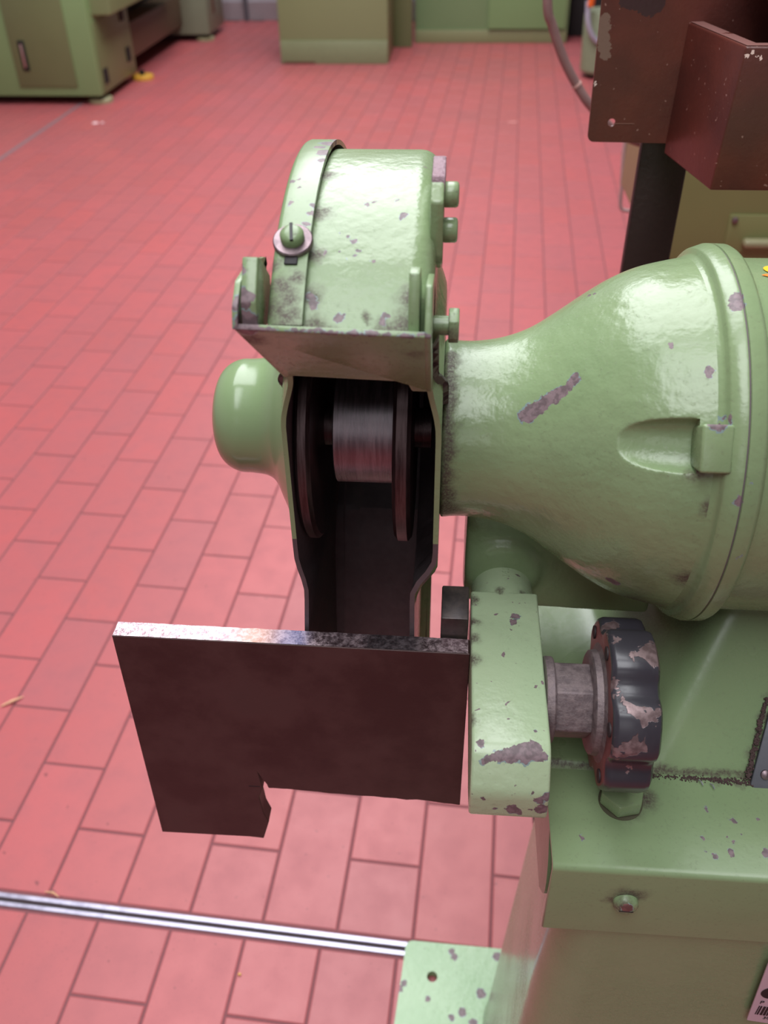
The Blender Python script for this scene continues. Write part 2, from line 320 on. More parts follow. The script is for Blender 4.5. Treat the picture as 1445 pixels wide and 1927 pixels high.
M_GROUT = plain('dark_grout', srgb(118, 70, 74), 0.85, 0, 0.4, 300, 0.2)
XR0, XR1, YR0, YR1 = -5.2, 4.2, -4.6, 9.66
floor = thing('floor', (0, 0, 0), '', ''); del floor['label'], floor['category']; floor['kind'] = 'structure'
obj('grout_bed', box(XR0, XR1, YR0, YR1, -0.06, -0.0016), M_GROUT, floor, smooth=0)
def tile_bm(w, l, bm=None, M=None, dz=0.0):
    b = bm or bmesh.new(); e = 0.0016
    lo = [(-w / 2, -l / 2), (w / 2, -l / 2), (w / 2, l / 2), (-w / 2, l / 2)]
    A = []
    for zz, k in ((-0.012, 0), (-0.0012, 0), (0.0, e)):
        A.append([b.verts.new(M @ Vector((x - math.copysign(k, x), y - math.copysign(k, y), zz + dz)) if M else (x - math.copysign(k, x), y - math.copysign(k, y), zz)) for x, y in lo])
    for i in (0, 1):
        for k in range(4): b.faces.new((A[i][k], A[i][(k + 1) % 4], A[i + 1][(k + 1) % 4], A[i + 1][k]))
    b.faces.new(A[2])
    return b
tile_me = D.meshes.new('tile'); _b = tile_bm(TW - G, TL - G); _b.to_mesh(_b and tile_me); _b.free(); tile_me.materials.append(M_TILE)
VT0, VT1 = 7.035, 7.205      # expansion strip band in half-tile rows
def proj(x, y):
    q = Vector((x, y, 0)) - Vector((0, 0, H)); d = q.dot(fw)
    if d < 0.05: return None
    return 722.5 + 1650 * q.dot(rt) / d, 963.5 - 1650 * q.dot(up) / d, d
cells = []
for i in range(-42, 50):
    for j in range(-40, 34):
        # upper field: joints at v = i+1 (mod 2)
        v0 = 2 * j + ((i + 1) % 2); v1 = v0 + 2
        a, b_ = v0, min(v1, VT0 - 0.03)
        if b_ - a > 0.15: cells.append((i + 0.5, a, b_))
        v0b = 8.16 - 2 * 4 + 2 * j + (1.03 if i % 2 else 0.0); v1b = v0b + 2
        a, b_ = max(v0b, VT1 + 0.03), v1b
        if b_ - a > 0.15: cells.append((i + 0.32, a, b_))
near, far = [], []
for ai, a, b_ in cells:
    x, y = t2w(ai, (a + b_) / 2)
    if not (XR0 + .05 < x < XR1 - .05 and YR0 + .05 < y < YR1 - 0.05): continue
    p = proj(x, y); area = 0
    if p and -60 < p[0] < 1505 and 0 < p[1] < 1990: area = 1 / p[2] ** 3 if not (p[0] > 930 and p[1] > 520) else 0
    (near if area else far).append((area, ai, a, b_, x, y))
near.sort(reverse=True); far += near[290:]; near = near[:290]
RZ = Matrix.Rotation(TH, 4, 'Z')
for k, (ar, ai, a, b_, x, y) in enumerate(near):
    full = abs(b_ - a - 2) < 0.01
    if full: me = tile_me
    else:
        me = D.meshes.new('tile'); b = tile_bm(TW - G, (b_ - a) * HL - G); b.to_mesh(me); b.free(); me.materials.append(M_TILE)
    o = D.objects.new('tile', me); COL.objects.link(o); o.parent = floor
    o.location = (x, y, random.uniform(-0.0006, 0.0002)); o.rotation_euler = (0, 0, TH)
b = bmesh.new()
for ar, ai, a, b_, x, y in far:
    tile_bm(TW - G, (b_ - a) * HL - G, b, Matrix.Translation((x, y, random.uniform(-0.0005, 0.0002))) @ RZ)
ft = obj('distant_tiles', b, M_TILE, floor, smooth=0); ft['kind'] = 'stuff'
# aluminium expansion strip
def strip(v0, v1, a0, a1, z):
    p = [t2w(a0, v0), t2w(a1, v0), t2w(a1, v1), t2w(a0, v1)]
    return slab(p, -0.01, z, 'z', 0.0006, 1)
M_ALU = steel('brushed_aluminium', srgb(158, 154, 172), srgb(186, 182, 200), 0.42, 40, 0.75, 0.3)
tr = thing('trim_1', (0, 0.72, 0), '', ''); del tr['label'], tr['category']; tr['kind'] = 'structure'
obj('rail', strip(7.035, 7.098, -32, 8.9, 0.0012), M_ALU, tr, smooth=0)
obj('rail', strip(7.15, 7.208, -32, 8.85, 0.0012), M_ALU, tr, smooth=0)
obj('gap_filler', strip(7.098, 7.15, -32, 8.9, -0.0014), plain('dark_gap_filler', srgb(48, 38, 42), 0.8), tr, smooth=0)
# grey cable duct seam across the far left floor
struct(obj('trim_2', slab([(-2.605, 3.2), (-2.580, 3.2), (-2.545, 6.3), (-2.570, 6.3)], -0.004, 0.0012, 'z'), plain('grey_floor_seam', srgb(128, 106, 112), 0.5), smooth=0))
M_WALL = plain('grey_white_plaster', srgb(168, 160, 168), 0.8, 0, 0.2, 8, 0.08)
M_SKIRT = plain('grey_skirting_paint', srgb(140, 126, 130), 0.6, 0, 0.1, 10, 0.1)
struct(obj('wall_back', box(XR0, XR1, YR1, YR1 + 0.2, 0, CEIL), M_WALL, smooth=0))
struct(obj('wall_left', box(XR0 - 0.2, XR0, YR0, YR1, 0, CEIL), M_WALL, smooth=0))
struct(obj('wall_right', box(XR1, XR1 + 0.2, YR0, YR1, 0, CEIL), M_WALL, smooth=0))
struct(obj('wall_front', box(XR0, XR1, YR0 - 0.2, YR0, 0, CEIL), M_SKIRT, smooth=0))
struct(obj('ceiling', box(XR0, XR1, YR0, YR1 + .2, CEIL, CEIL + 0.15), plain('ceiling_paint', srgb(110, 108, 108), 0.9), smooth=0))
struct(obj('baseboard_back', box(XR0, XR1, YR1 - 0.02, YR1, 0, 0.16, 0.003), M_SKIRT, smooth=0))

# ------------------------------------------------------------------ grinder
YA, ZA = 0.52464, 1.092445
gr = thing('bench_grinder', (0.2, 0.46, 0.0), 'worn light green pedestal grinder with an open wheel guard and no grinding wheel', 'grinder')

# --- floor plate
def round_poly(pts, r, n=5):
    out = []
    for i, p in enumerate(pts):
        p = Vector(p); a = (Vector(pts[i - 1]) - p).normalized(); c = (Vector(pts[(i + 1) % len(pts)]) - p).normalized()
        rr = r[i] if isinstance(r, (list, tuple)) else r
        if rr <= 0: out.append(tuple(p)); continue
        ang = a.angle(c) / 2; d = rr / math.tan(ang)
        p0, p1 = p + a * d, p + c * d; ce = p + (a + c).normalized() * rr / math.sin(ang)
        v0, v1 = p0 - ce, p1 - ce; t = v0.angle(v1)
        for k in range(n + 1):
            s = k / n; q = (v0 * math.sin((1 - s) * t) + v1 * math.sin(s * t)) / math.sin(t); out.append(tuple(ce + q))
    return out
def hole_slab(outer, centre, r, a0, a1, axis, seg=24, w=0.0):
    """slab with one round hole: two caps bridged between outline and hole"""
    b = bmesh.new()
    def P(p, a): return {'x': (a, p[0], p[1]), 'y': (p[0], a, p[1]), 'z': (p[0], p[1], a)}[axis]
    hp = [(centre[0] + r * math.cos(2 * math.pi * k / seg), centre[1] + r * math.sin(2 * math.pi * k / seg)) for k in range(seg)]
    rows = []
    for a in (a0, a1):
        vo = [b.verts.new(P(p, a)) for p in outer]; vh = [b.verts.new(P(p, a)) for p in hp]
        eo = [b.edges.new((vo[i], vo[(i + 1) % len(vo)])) for i in range(len(vo))]; eh = [b.edges.new((vh[i], vh[(i + 1) % seg])) for i in range(seg)]
        bmesh.ops.triangle_fill(b, use_beauty=True, edges=eo + eh)
        rows.append((vo, vh))
    for q in (0, 1):
        A, B = rows[0][q], rows[1][q]; n = len(A)
        for i in range(n): b.faces.new((A[i], A[(i + 1) % n], B[(i + 1) % n], B[i]))
    return b
pl = round_poly([(-0.0345, 0.6955), (-0.080, 0.20), (0.60, 0.155), (0.62, 0.679)], [0.012, 0.012, 0.012, 0.012])
obj('floor_plate', hole_slab(pl, (0.0083, 0.641), 0.0082, 0.0005, 0.015, 'z'), M_PLATE, gr, smooth=30)
# --- column
b = bmesh.new(); rings = []
for z in [0.015, 0.03, 0.06, 0.12, 0.2, 0.3, 0.42, 0.55, 0.68, 0.80]:
    t = 1 - z / 0.8; fl = 0.022 * t + 0.012 * max(0, 1 - (z - 0.015) / 0.06) ** 2
    xf = 0.092 - 0.045 * (0.8 - z); xb = 0.128 - 0.047 * (0.8 - z); x1 = 0.44 + fl; y0 = 0.327 - fl * 0.5; y1 = 0.60 + fl
    ring = round_poly([(xf, y0), (x1, y0), (x1, y1), (xb, y1)], [0.034, 0.034, 0.06, 0.05], 8)
    rings.append([b.verts.new((p[0], p[1], z)) for p in ring])
for i in range(len(rings) - 1):
    n = len(rings[0])
    for k in range(n): b.faces.new((rings[i][k], rings[i][(k + 1) % n], rings[i + 1][(k + 1) % n], rings[i + 1][k]))
b.faces.new(rings[0]); b.faces.new(rings[-1])
obj('column', b, M_COL, gr, smooth=40)
# sticker on the column
stx, stz = 0.2512, 0.6838; ys = 0.3235
sk = obj('sticker', slab(round_poly([(stx, stz), (stx + 0.075, stz - 0.012), (stx + 0.071, stz + 0.092), (stx - 0.0065, stz + 0.095)], 0.002), ys - 0.0032, ys - 0.0022, 'y'), M_STICKER, gr, label='pale printed barcode sticker')
def shear(p): return (stx + p[0], stz + p[1] - 0.16 * p[0])
b = bmesh.new()
rb = random.Random(3); xx = 0.0032
while xx < 0.066:
    w = rb.choice((0.0007, 0.0012, 0.0018)); merge(b, slab([shear((xx, 0.0125)), shear((xx + w, 0.0125)), shear((xx + w, 0.0265)), shear((xx, 0.0265))], ys - 0.0036, ys - 0.0033, 'y')); xx += w + rb.choice((0.0007, 0.0011))
obj('barcode', b, M_PRINT, sk, smooth=0)
b = bmesh.new()
bmesh.ops.create_circle(b, cap_ends=True, segments=32, radius=0.0095, matrix=Matrix.Translation((stx + 0.0088, ys - 0.0035, stz + 0.048)) @ Matrix.Rotation(math.pi / 2, 4, 'X'))
obj('printed_disc', b, M_PRINT, sk, smooth=0)
def text(body, size, M, mat, parent, name='lettering', ext=0.0001, space=1.0):
    c = D.curves.new(name, 'FONT'); c.body = body; c.size = size; c.extrude = ext; c.space_character = space
    o = D.objects.new(name, c); COL.objects.link(o); dg = bpy.context.evaluated_depsgraph_get(); dg.update()
    me = D.meshes.new_from_object(o.evaluated_get(dg)); D.objects.remove(o); D.curves.remove(c)
    me.transform(M); me.materials.append(mat)
    q = D.objects.new(name, me); link(q, parent); return q
R90 = Matrix.Rotation(math.pi / 2, 4, 'X')
text('P  R', 0.0065, Matrix.Translation((stx + 0.0022, ys - 0.0035, stz + 0.0300)) @ R90, M_PRINT, sk)
text('30', 0.0055, Matrix.Translation((stx + 0.0105, ys - 0.0035, stz + 0.0048)) @ R90, M_PRINT, sk)

# --- base box (folded hood on top of the column), open at its left end
prof = [(0.323, 0.800), (0.323, 0.876), (0.3245, 0.8788), (0.327, 0.88), (0.616, 0.88), (0.6185, 0.8788), (0.62, 0.876), (0.62, 0.800)]
inner = [(p[0] + (0.004 if p[0] < 0.45 else -0.004), p[1] - (0.004 if p[1] > 0.81 else 0)) for p in prof]
obj('base_box', slab(prof + inner[::-1], 0.081, 0.76, 'x', 0.0009, 1), M_BOX, gr, smooth=40)
endp = spline([(0.347, 0.805), (0.340, 0.82), (0.345, 0.845), (0.362, 0.87), (0.37, 0.8765)], 5) + [(0.615, 0.8765), (0.615, 0.79), (0.36, 0.79)]
obj('end_plate', slab(endp, 0.0825, 0.0855, 'x'), M_BOX, gr, smooth=0)
b = revolve([(0.3228, 0.0086), (0.3195, 0.0084), (0.3175, 0.0068), (0.3165, 0.004), (0.3164, 0.0002)], 28, (0.1335, 0.8435), 'y')
sc = obj('slotted_screw', b, paint('screw_green', [(0.1335, 0.3165, 0.846, 0.004)], [(0.130, 0.318, 0.847, 0.006)], dust=0.8, chipcol=srgb(120, 84, 80)), gr, smooth=50)
obj('screw_slot', box(0.1287, 0.1383, 0.3162, 0.3180, 0.8412, 0.8420), M_PRINT, sc, smooth=0)
# hex bolt on the box top
def hexbar(a0, a1, R, c, axis, rot=0.0, w=0.001, n=6, chamfer=0.0):
    pts = [(c[0] + R * math.cos(rot + i * 2 * math.pi / n), c[1] + R * math.sin(rot + i * 2 * math.pi / n)) for i in range(n)]
    return slab(pts, a0, a1, axis, w, 2)
hb = obj('hex_bolt', hexbar(0.8822, 0.894, 0.0158, (0.132, 0.3765), 'z', 0.25, 0.0012), M_GREEN, gr)
obj('washer', revolve([(0.8800, 0.0154), (0.8806, 0.0154), (0.8822, 0.002)], 32, (0.132, 0.3765), 'z'), plain('greasy_washer', srgb(78, 76, 56), 0.6), hb)

# --- motor foot casting (height field standing on the box)
b = bmesh.new(); NX, NY = 150, 60; X0, X1, Y0, Y1 = 0.083, 0.58, 0.4010, 0.60
def footz(x, y):
    fr = 1.28 * (y - 0.4045) if y < 0.52 else 1.28 * 0.1155 - 1.2 * max(0, (y - 0.55))
    fl = 1.55 * (x - 0.152) + 0.15 * (y - 0.41)
    fl = 0.5 * (fl + math.sqrt(fl * fl + 0.00025)) - 0.001
    k = 0.022; m = min(fr, fl) if abs(fr - fl) > k else (fr + fl) / 2 - k / 4 - (fr - fl) ** 2 / (4 * k)
    r = min(fr, fl, m) if abs(fr - fl) > k else m
    e = 0.006 * sstep((y - Y0) / 0.004)
    return 0.8795 + max(e, 0) + max(0.0, min(r, 0.11))
g = [[b.verts.new((X0 + (X1 - X0) * i / NX, Y0 + (Y1 - Y0) * j / NY, footz(X0 + (X1 - X0) * i / NX, Y0 + (Y1 - Y0) * j / NY))) for j in range(NY + 1)] for i in range(NX + 1)]
for i in range(NX):
    for j in range(NY): b.faces.new((g[i][j], g[i + 1][j], g[i + 1][j + 1], g[i][j + 1]))
obj('motor_foot', b, M_FOOT, gr, smooth=60)
random.seed(5)
b = bmesh.new()
for i in range(420):
    x = random.uniform(0.150, 0.232); r = random.uniform(0.0003, 0.0010) * (0.6 + 6 * (x - 0.15))
    bmesh.ops.create_icosphere(b, subdivisions=1, radius=r, matrix=Matrix.Translation((x, 0.3995 + random.gauss(0, 0.0012) - 0.02 * (x - .155), 0.8805)))
for i in range(420):
    t = random.random(); r = random.uniform(0.0003, 0.0011)
    bmesh.ops.create_icosphere(b, subdivisions=1, radius=r, matrix=Matrix.Translation((0.2245 + 0.012 * t + random.gauss(0, .001), 0.399 + 0.037 * t, 0.883 + 0.045 * t)))
o = obj('packed_grime', b, M_DUST, gr, smooth=60); o['kind'] = 'stuff'
for (x, y, a) in ((0.190, 0.3965, 0.9), (0.1975, 0.394, -0.9)):
    obj('metal_chip', tube([(x, y, 0.882), (x + 0.001, y - 0.002, 0.8835), (x + 0.0022 * abs(a), y - 0.0045, 0.8825)], 0.0004, 6), M_ALU, gr)
# dark name plate on the foot front
def slope(x, y, off=0.0): return (x, y, 0.8855 + 1.28 * (y - 0.4045) + off)
q = [(0.2262, 0.3975), (0.2395, 0.4345), (0.34, 0.4345), (0.34, 0.3915), (0.231, 0.3925)]
b = bmesh.new(); A = [b.verts.new(Vector(slope(x, y, 0.0015))) for x, y in q]; B = [b.verts.new(Vector(slope(x, y, 0.0055)) + Vector((0, -0.0018, 0))) for x, y in q]
b.faces.new(A); b.faces.new(B[::-1])
for i in range(5): b.faces.new((A[i], B[i], B[(i + 1) % 5], A[(i + 1) % 5]))
bmesh.ops.recalc_face_normals(b, faces=b.faces); bevel(b, 0.001, 2)
npl = obj('name_plate', b, M_NAMEPLATE, gr, label='dark grey screwed-on plate')
nn = Vector((0, -1.28, 1)).normalized()
b = revolve([(0.0, 0.0036), (0.0012, 0.0034), (0.0022, 0.002), (0.0024, 0.0001)], 20, (0, 0), 'z')
bmesh.ops.transform(b, matrix=Matrix.Translation(Vector((0.2362, 0.4000, 0.8878))) @ nn.to_track_quat('Z', 'Y').to_matrix().to_4x4(), verts=b.verts)
obj('round_screw', b, M_SCREW, npl)

# --- end bell with web and boss, voxel-blended
bell = [(-0.003, 0.0625), (0.0, 0.0622), (0.0054, 0.0612), (0.02, 0.0612), (0.038, 0.0643), (0.0556, 0.0711), (0.0726, 0.082), (0.0893, 0.0937), (0.1057, 0.104), (0.1221, 0.1113), (0.1386, 0.1156), (0.152, 0.1182), (0.160, 0.119)]
b = revolve(spline(bell, 5), 160, (YA, ZA), 'x')
o_bell = obj('end_bell', b, M_BELL, gr, smooth=0)
parts = []
web = slab(round_poly([(0.018, 0.965), (0.018, 1.07), (0.155, 1.07), (0.165, 0.931), (0.075, 0.9333), (0.0195, 0.9355)], [0.008, 0.02, 0.02, 0.003, 0.003, 0.01]), 0.514, 0.570, 'y', 0.004, 3)
parts.append(obj('w', web, M_BELL, None, smooth=0))
fl = revolve([(0.508, 0.0235), (0.5090, 0.0262), (0.512, 0.030), (0.518, 0.036), (0.526, 0.043), (0.538, 0.05), (0.555, 0.052)], 64, (0.047, 0.972), 'y')
# keep the boss flare above the web's lower edge
for v in fl.verts: v.co.z = max(v.co.z, 0.9335); v.co.x = max(v.co.x, 0.018)
parts.append(obj('w', fl, M_BELL, None, smooth=0))
me = o_bell.data; bb = bmesh.new(); bb.from_mesh(me)
for p in parts: bb.from_mesh(p.data); D.objects.remove(p)
bb.to_mesh(me); bb.free()
md = o_bell.modifiers.new('r', 'REMESH'); md.mode = 'VOXEL'; md.voxel_size = 0.0016
md = o_bell.modifiers.new('s', 'CORRECTIVE_SMOOTH') if False else o_bell.modifiers.new('s', 'SMOOTH'); md.factor = 0.7; md.iterations = 14
apply_mods(o_bell)
# trim the left end flat and scoop the pocket with a boolean cutter
def polar(x, ang, r): a = math.radians(ang); return Vector((x, YA - r * math.cos(a), ZA + r * math.sin(a)))
cut = bmesh.new(); rings = []; ca = math.radians(29.2)
ez = Vector((0, -math.cos(ca), math.sin(ca))); et = Vector((0, math.sin(ca), math.cos(ca)))
for i in range(25):
    u = 1 - i / 24; x = 0.1415 - 0.054 * u; k = math.sqrt(max(0.0004, 1 - u ** 2.3))
    c0 = Vector((x, YA, ZA)) + ez * (0.1195 - 0.012 * u)
    ring = []
    for j in range(40):
        t = 2 * math.pi * j / 40; cx_, sx_ = math.cos(t), math.sin(t)
        e = 0.75; cc = math.copysign(abs(cx_) ** e, cx_); ss = math.copysign(abs(sx_) ** e, sx_)
        ring.append(cut.verts.new(c0 + et * cc * 0.0158 * k + ez * ss * 0.0150 * k))
    rings.append(ring)
for i in range(24):
    for j in range(40): cut.faces.new((rings[i][j], rings[i][(j + 1) % 40], rings[i + 1][(j + 1) % 40], rings[i + 1][j]))
cut.faces.new(rings[0]); cut.faces.new(rings[-1])
oc = obj('cutter', cut, M_BELL, None, smooth=0)
md = o_bell.modifiers.new('b', 'BOOLEAN'); md.operation = 'DIFFERENCE'; md.object = oc; md.solver = 'EXACT'
me = apply_mods(o_bell); D.objects.remove(oc)
# soften the rim of the pocket
bb = bmesh.new(); bb.from_mesh(me)
vs = [v for v in bb.verts if 0.082 < v.co.x < 0.1395 and abs((v.co - Vector((v.co.x, YA, ZA))).normalized().angle(ez)) < 0.22 and (v.co - Vector((v.co.x, YA, ZA))).length > 0.085]
for _ in range(5): bmesh.ops.smooth_vert(bb, verts=vs, factor=0.5, use_axis_x=True, use_axis_y=True, use_axis_z=True)
bb.to_mesh(me); bb.free(); finish(me, 55)
# --- flange and motor body
fp = [(0.1475, 0.117), (0.1525, 0.1185), (0.1545, 0.1205), (0.1552, 0.1232), (0.1562, 0.1243), (0.163, 0.1268), (0.1646, 0.1268), (0.1650, 0.1256), (0.1656, 0.1256), (0.1660, 0.1268), (0.1735, 0.1266), (0.1755, 0.1255), (0.1775, 0.1215), (0.179, 0.1188), (0.182, 0.118), (0.46, 0.118)]
obj('motor_body', revolve(fp, 200, (YA, ZA), 'x'), M_MOTOR, gr, smooth=40)
sm = revolve([(0.16485, 0.1259), (0.16575, 0.1259)], 200, (YA, ZA), 'x', cap=False)
obj('flange_seam', sm, plain('bare_seam', srgb(92, 78, 84), 0.7), gr)
# far end guard of the other wheel, out of the picture but part of the machine
obj('rear_bell', revolve([(0.459, 0.118), (0.47, 0.115), (0.49, 0.10), (0.53, 0.075), (0.57, 0.062), (0.60, 0.061)], 96, (YA, ZA), 'x'), M_MOTOR, gr)
# lug with its bolt recess
def lug(a0, a1, x0, x1, r0, r1):
    b = bmesh.new(); vs = []
    for x in (x0, x1):
        for a in (a0, a1):
            for r in (r0, r1): vs.append(b.verts.new(polar(x, a, r)))
    for f in ((0, 1, 3, 2), (4, 6, 7, 5), (0, 4, 5, 1), (2, 3, 7, 6), (0, 2, 6, 4), (1, 5, 7, 3)): b.faces.new([vs[i] for i in f])
    bmesh.ops.recalc_face_normals(b, faces=b.faces); return b
obj('bolt_lug', bevel(lug(22.7, 35.2, 0.1405, 0.158, 0.102, 0.1262), 0.0018, 3), M_MOTOR, gr)
# sticker on the motor
def curved_sticker(pts, r, mat, parent, name):
    b = bmesh.new(); A = [b.verts.new(polar(x, a, r)) for x, a in pts]; b.faces.new(A)
    return obj(name, b, mat, parent, smooth=0)
ys_ = curved_sticker([(0.1952 + 0.0062 * math.cos(t / 24 * 2 * math.pi), 91.5 + 3.0 * math.sin(t / 24 * 2 * math.pi)) for t in range(24)], 0.1186, M_YELLOW, gr, 'round_sticker'); ys_['label'] = 'yellow round sticker'
og = curved_sticker([(0.1855, 87.2), (0.1885, 88.0), (0.2040, 86.4), (0.2040, 83.0), (0.195, 84.6)], 0.1186, M_ORANGE, gr, 'edge_sticker'); og['label'] = 'orange sticker'

# --- wheel guard
def outline(R):
    """star-shaped outline about the arbor, counter-clockwise seen from -x; returns [(y,z,kind)]"""
    P = []
    a0, a1 = 47.5, 236.0
    n = 130
    for i in range(n + 1):
        a = math.radians(a0 + (a1 - a0) * i / n); P.append((YA - R * math.cos(a), ZA + R * math.sin(a), 'w'))
    yb, zb = P[-1][0], P[-1][1]
    for i in range(1, 13): t = i / 12; P.append((yb + (0.590 - yb) * t, zb + (0.785 - zb) * t, 'w'))
    for i in range(1, 12): t = i / 12; P.append((0.590 + (0.460 - 0.590) * t, 0.785, 'e'))
    y0 = YA - R * math.cos(math.radians(a0)); z0 = ZA + R * math.sin(math.radians(a0))
    front = spline([(0.460, 0.785), (0.446, 0.93), (0.441, 1.02), (0.440, 1.09), (0.440, 1.15), (0.438, 1.180), (0.420, 1.207), (y0, z0)], 8)
    for q in front[:-1]: P.append((q[0], q[1], 'f'))
    return P
def shell(R, rows, face, rings, mat, parent, name, thick, flip):
    """rows = [(x, inset)] for the wall; face(r,z)->x for the side plate"""
    P = outline(R); n = len(P); b = bmesh.new(); grid = []
    for x, off in rows + [(None, rows[-1][1])]:
        ring = []
        for y, z, k in P:
            d = Vector((YA - y, ZA - z)); L = d.length; d = d / L
            o_ = off if k == 'w' else 0.0
            yy, zz = y + d.x * o_, z + d.y * o_
            r = math.hypot(yy - YA, zz - ZA)
            ring.append((face(r, zz) if x is None else x, yy, zz, k))
        grid.append(ring)
    base = grid[-1]
    for s in rings:
        ring = []
        for x, y, z, k in base:
            r0 = math.hypot(y - YA, z - ZA); r = 0.03 + (r0 - 0.03) * s
            yy, zz = YA + (y - YA) * r / r0, ZA + (z - ZA) * r / r0
            ring.append((face(r, zz), yy, zz, k))
        grid.append(ring)
    V = [[b.verts.new(q[:3]) for q in ring] for ring in grid]
    nw = len(rows)
    for i in range(len(V) - 1):
        for k in range(n):
            k2 = (k + 1) % n
            if i < nw and not (P[k][2] == 'w' and P[k2][2] == 'w'): continue
            b.faces.new((V[i][k], V[i][k2], V[i + 1][k2], V[i + 1][k]))
    b.faces.new(V[-1])
    bmesh.ops.remove_doubles(b, verts=b.verts, dist=0.00001)
    loose = [v for v in b.verts if not v.link_faces]; bmesh.ops.delete(b, geom=loose, context='VERTS')
    o = obj(name, b, [mat, M_INT], parent, smooth=0)
    # make sure normals point away from the inside of the guard
    me = o.data; bb = bmesh.new(); bb.from_mesh(me)
    inside = Vector((-0.055, YA, ZA)); bb.faces.ensure_lookup_table()
    f = bb.faces[len(bb.faces) // 3]
    if (f.calc_center_median() - inside).dot(f.normal) < 0: bmesh.ops.reverse_faces(bb, faces=bb.faces)
    bb.to_mesh(me); bb.free()
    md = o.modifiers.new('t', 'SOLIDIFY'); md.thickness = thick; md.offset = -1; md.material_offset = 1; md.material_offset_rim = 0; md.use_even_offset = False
    me = apply_mods(o)
    # the rim of the front opening: sooty along the chute
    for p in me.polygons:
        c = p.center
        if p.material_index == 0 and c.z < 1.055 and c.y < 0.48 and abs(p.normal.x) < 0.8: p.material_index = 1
    finish(me, 38); return o
def face_r(r, z):
    base = -0.0085 if z > 1.02 else -0.0085 - 0.0105 * sstep((1.07 - z) / 0.03 + 0) * 1
    base = -0.0085 - 0.009 * sstep((1.075 - z) / 0.05)
    base -= 0.0  # chute
    return base + (-0.0025 - base) * sstep((0.118 - r) / 0.022)
def face_l(r, z):
    base = -0.0915 - 0.0095 * max(0.0, min(1.0, (1.04 - z) / 0.13)) if z < 1.04 else -0.0915
    return base + (-0.0985 - base) * sstep((0.120 - r) / 0.022)
rg = [0.97, 0.94, 0.9, 0.85, 0.8, 0.75, 0.7, 0.66, 0.62, 0.58, 0.54, 0.5, 0.46, 0.42, 0.38, 0.34, 0.3, 0.25, 0.2, 0.12, 0.05]
fil = [(-0.0085 - 0.0125 + 0.0125 * math.sin(t), 0.0125 * (1 - math.cos(t))) for t in [math.radians(a) for a in (0, 15, 30, 45, 60, 75, 88)]]
drum = shell(0.181, [(-0.0745, 0), (-0.06, 0), (-0.04, 0)] + fil, face_r, rg, M_DRUM, gr, 'guard_drum', 0.0034, False)
filL = [(-0.0890, 0.0), (-0.0905, 0.0006), (-0.0915, 0.0022)]
cover = shell(0.1865, [(-0.0735, 0), (-0.080, 0)] + filL, face_l, rg, M_COVER, gr, 'guard_cover', 0.0030, True)
# arbor hub dome on the cover
hubp = spline([(-0.0965, 0.0800), (-0.1000, 0.0740), (-0.1087, 0.0590), (-0.1152, 0.0480), (-0.1233, 0.0420), (-0.1349, 0.0402), (-0.1433, 0.0398), (-0.1505, 0.0370), (-0.1560, 0.0320), (-0.1595, 0.0245), (-0.1615, 0.0140), (-0.1620, 0.0006)], 5)
b = revolve(hubp, 96, (0, 0), 'x', cap=False)
for v in b.verts:
    k = sstep((-0.100 - v.co.x) / 0.02); v.co.y += YA; v.co.z += ZA + 0.006 * k
# keep the flare behind the open front edge of the guard
bmesh.ops.bisect_plane(b, geom=b.verts[:] + b.edges[:] + b.faces[:], plane_co=(0, 0.4405, 0), plane_no=(0, -1, 0), clear_outer=True)
obj('hub_dome', b, paint('green_paint_dome', [(-0.151, 0.497, 1.0635, 0.003), (-0.146, 0.490, 1.060, 0.002)], [], bump=0.08, dust=0.05, rough=0.16, lump=0.3), cover, smooth=60)
# cover clamp screw with washer
nrm = Vector((0, -math.cos(math.radians(62.2)), math.sin(math.radians(62.2)))); c0 = Vector((-0.0818, 0, 0)) + polar(0, 62.2, 0.1868)
def place(b, c, n, spin=0.0):
    bmesh.ops.transform(b, matrix=Matrix.Translation(c) @ n.to_track_quat('Z', 'Y').to_matrix().to_4x4() @ Matrix.Rotation(spin, 4, 'Z'), verts=b.verts); return b
b = place(revolve([(-0.001, 0.0104), (0.0016, 0.0104), (0.0022, 0.0098), (0.0022, 0.004)], 40, (0, 0), 'z'), c0, nrm)
ws = obj('washer', b, M_SCREW, cover)
b = revolve([(0.002, 0.0062), (0.0058, 0.0062), (0.0072, 0.0052), (0.0078, 0.003), (0.0079, 0.0002)], 36, (0, 0), 'z')
hd = obj('slotted_screw', place(b, c0, nrm), paint('screw_head_worn', [], [], dust=0.5, speck=1.2, chipcol=srgb(170, 150, 156)), cover, smooth=50)
# slots
obj('screw_slot', place(box(-0.0008, 0.0008, -0.0056, 0.0056, 0.0056, 0.00805), c0, nrm, 0.12), M_PRINT, cover, smooth=0)
obj('cover_slot', place(box(-0.0035, 0.0035, -0.0145, 0.0, -0.001, 0.0004, 0.001), c0, nrm, 0.0), M_PRINT, cover)
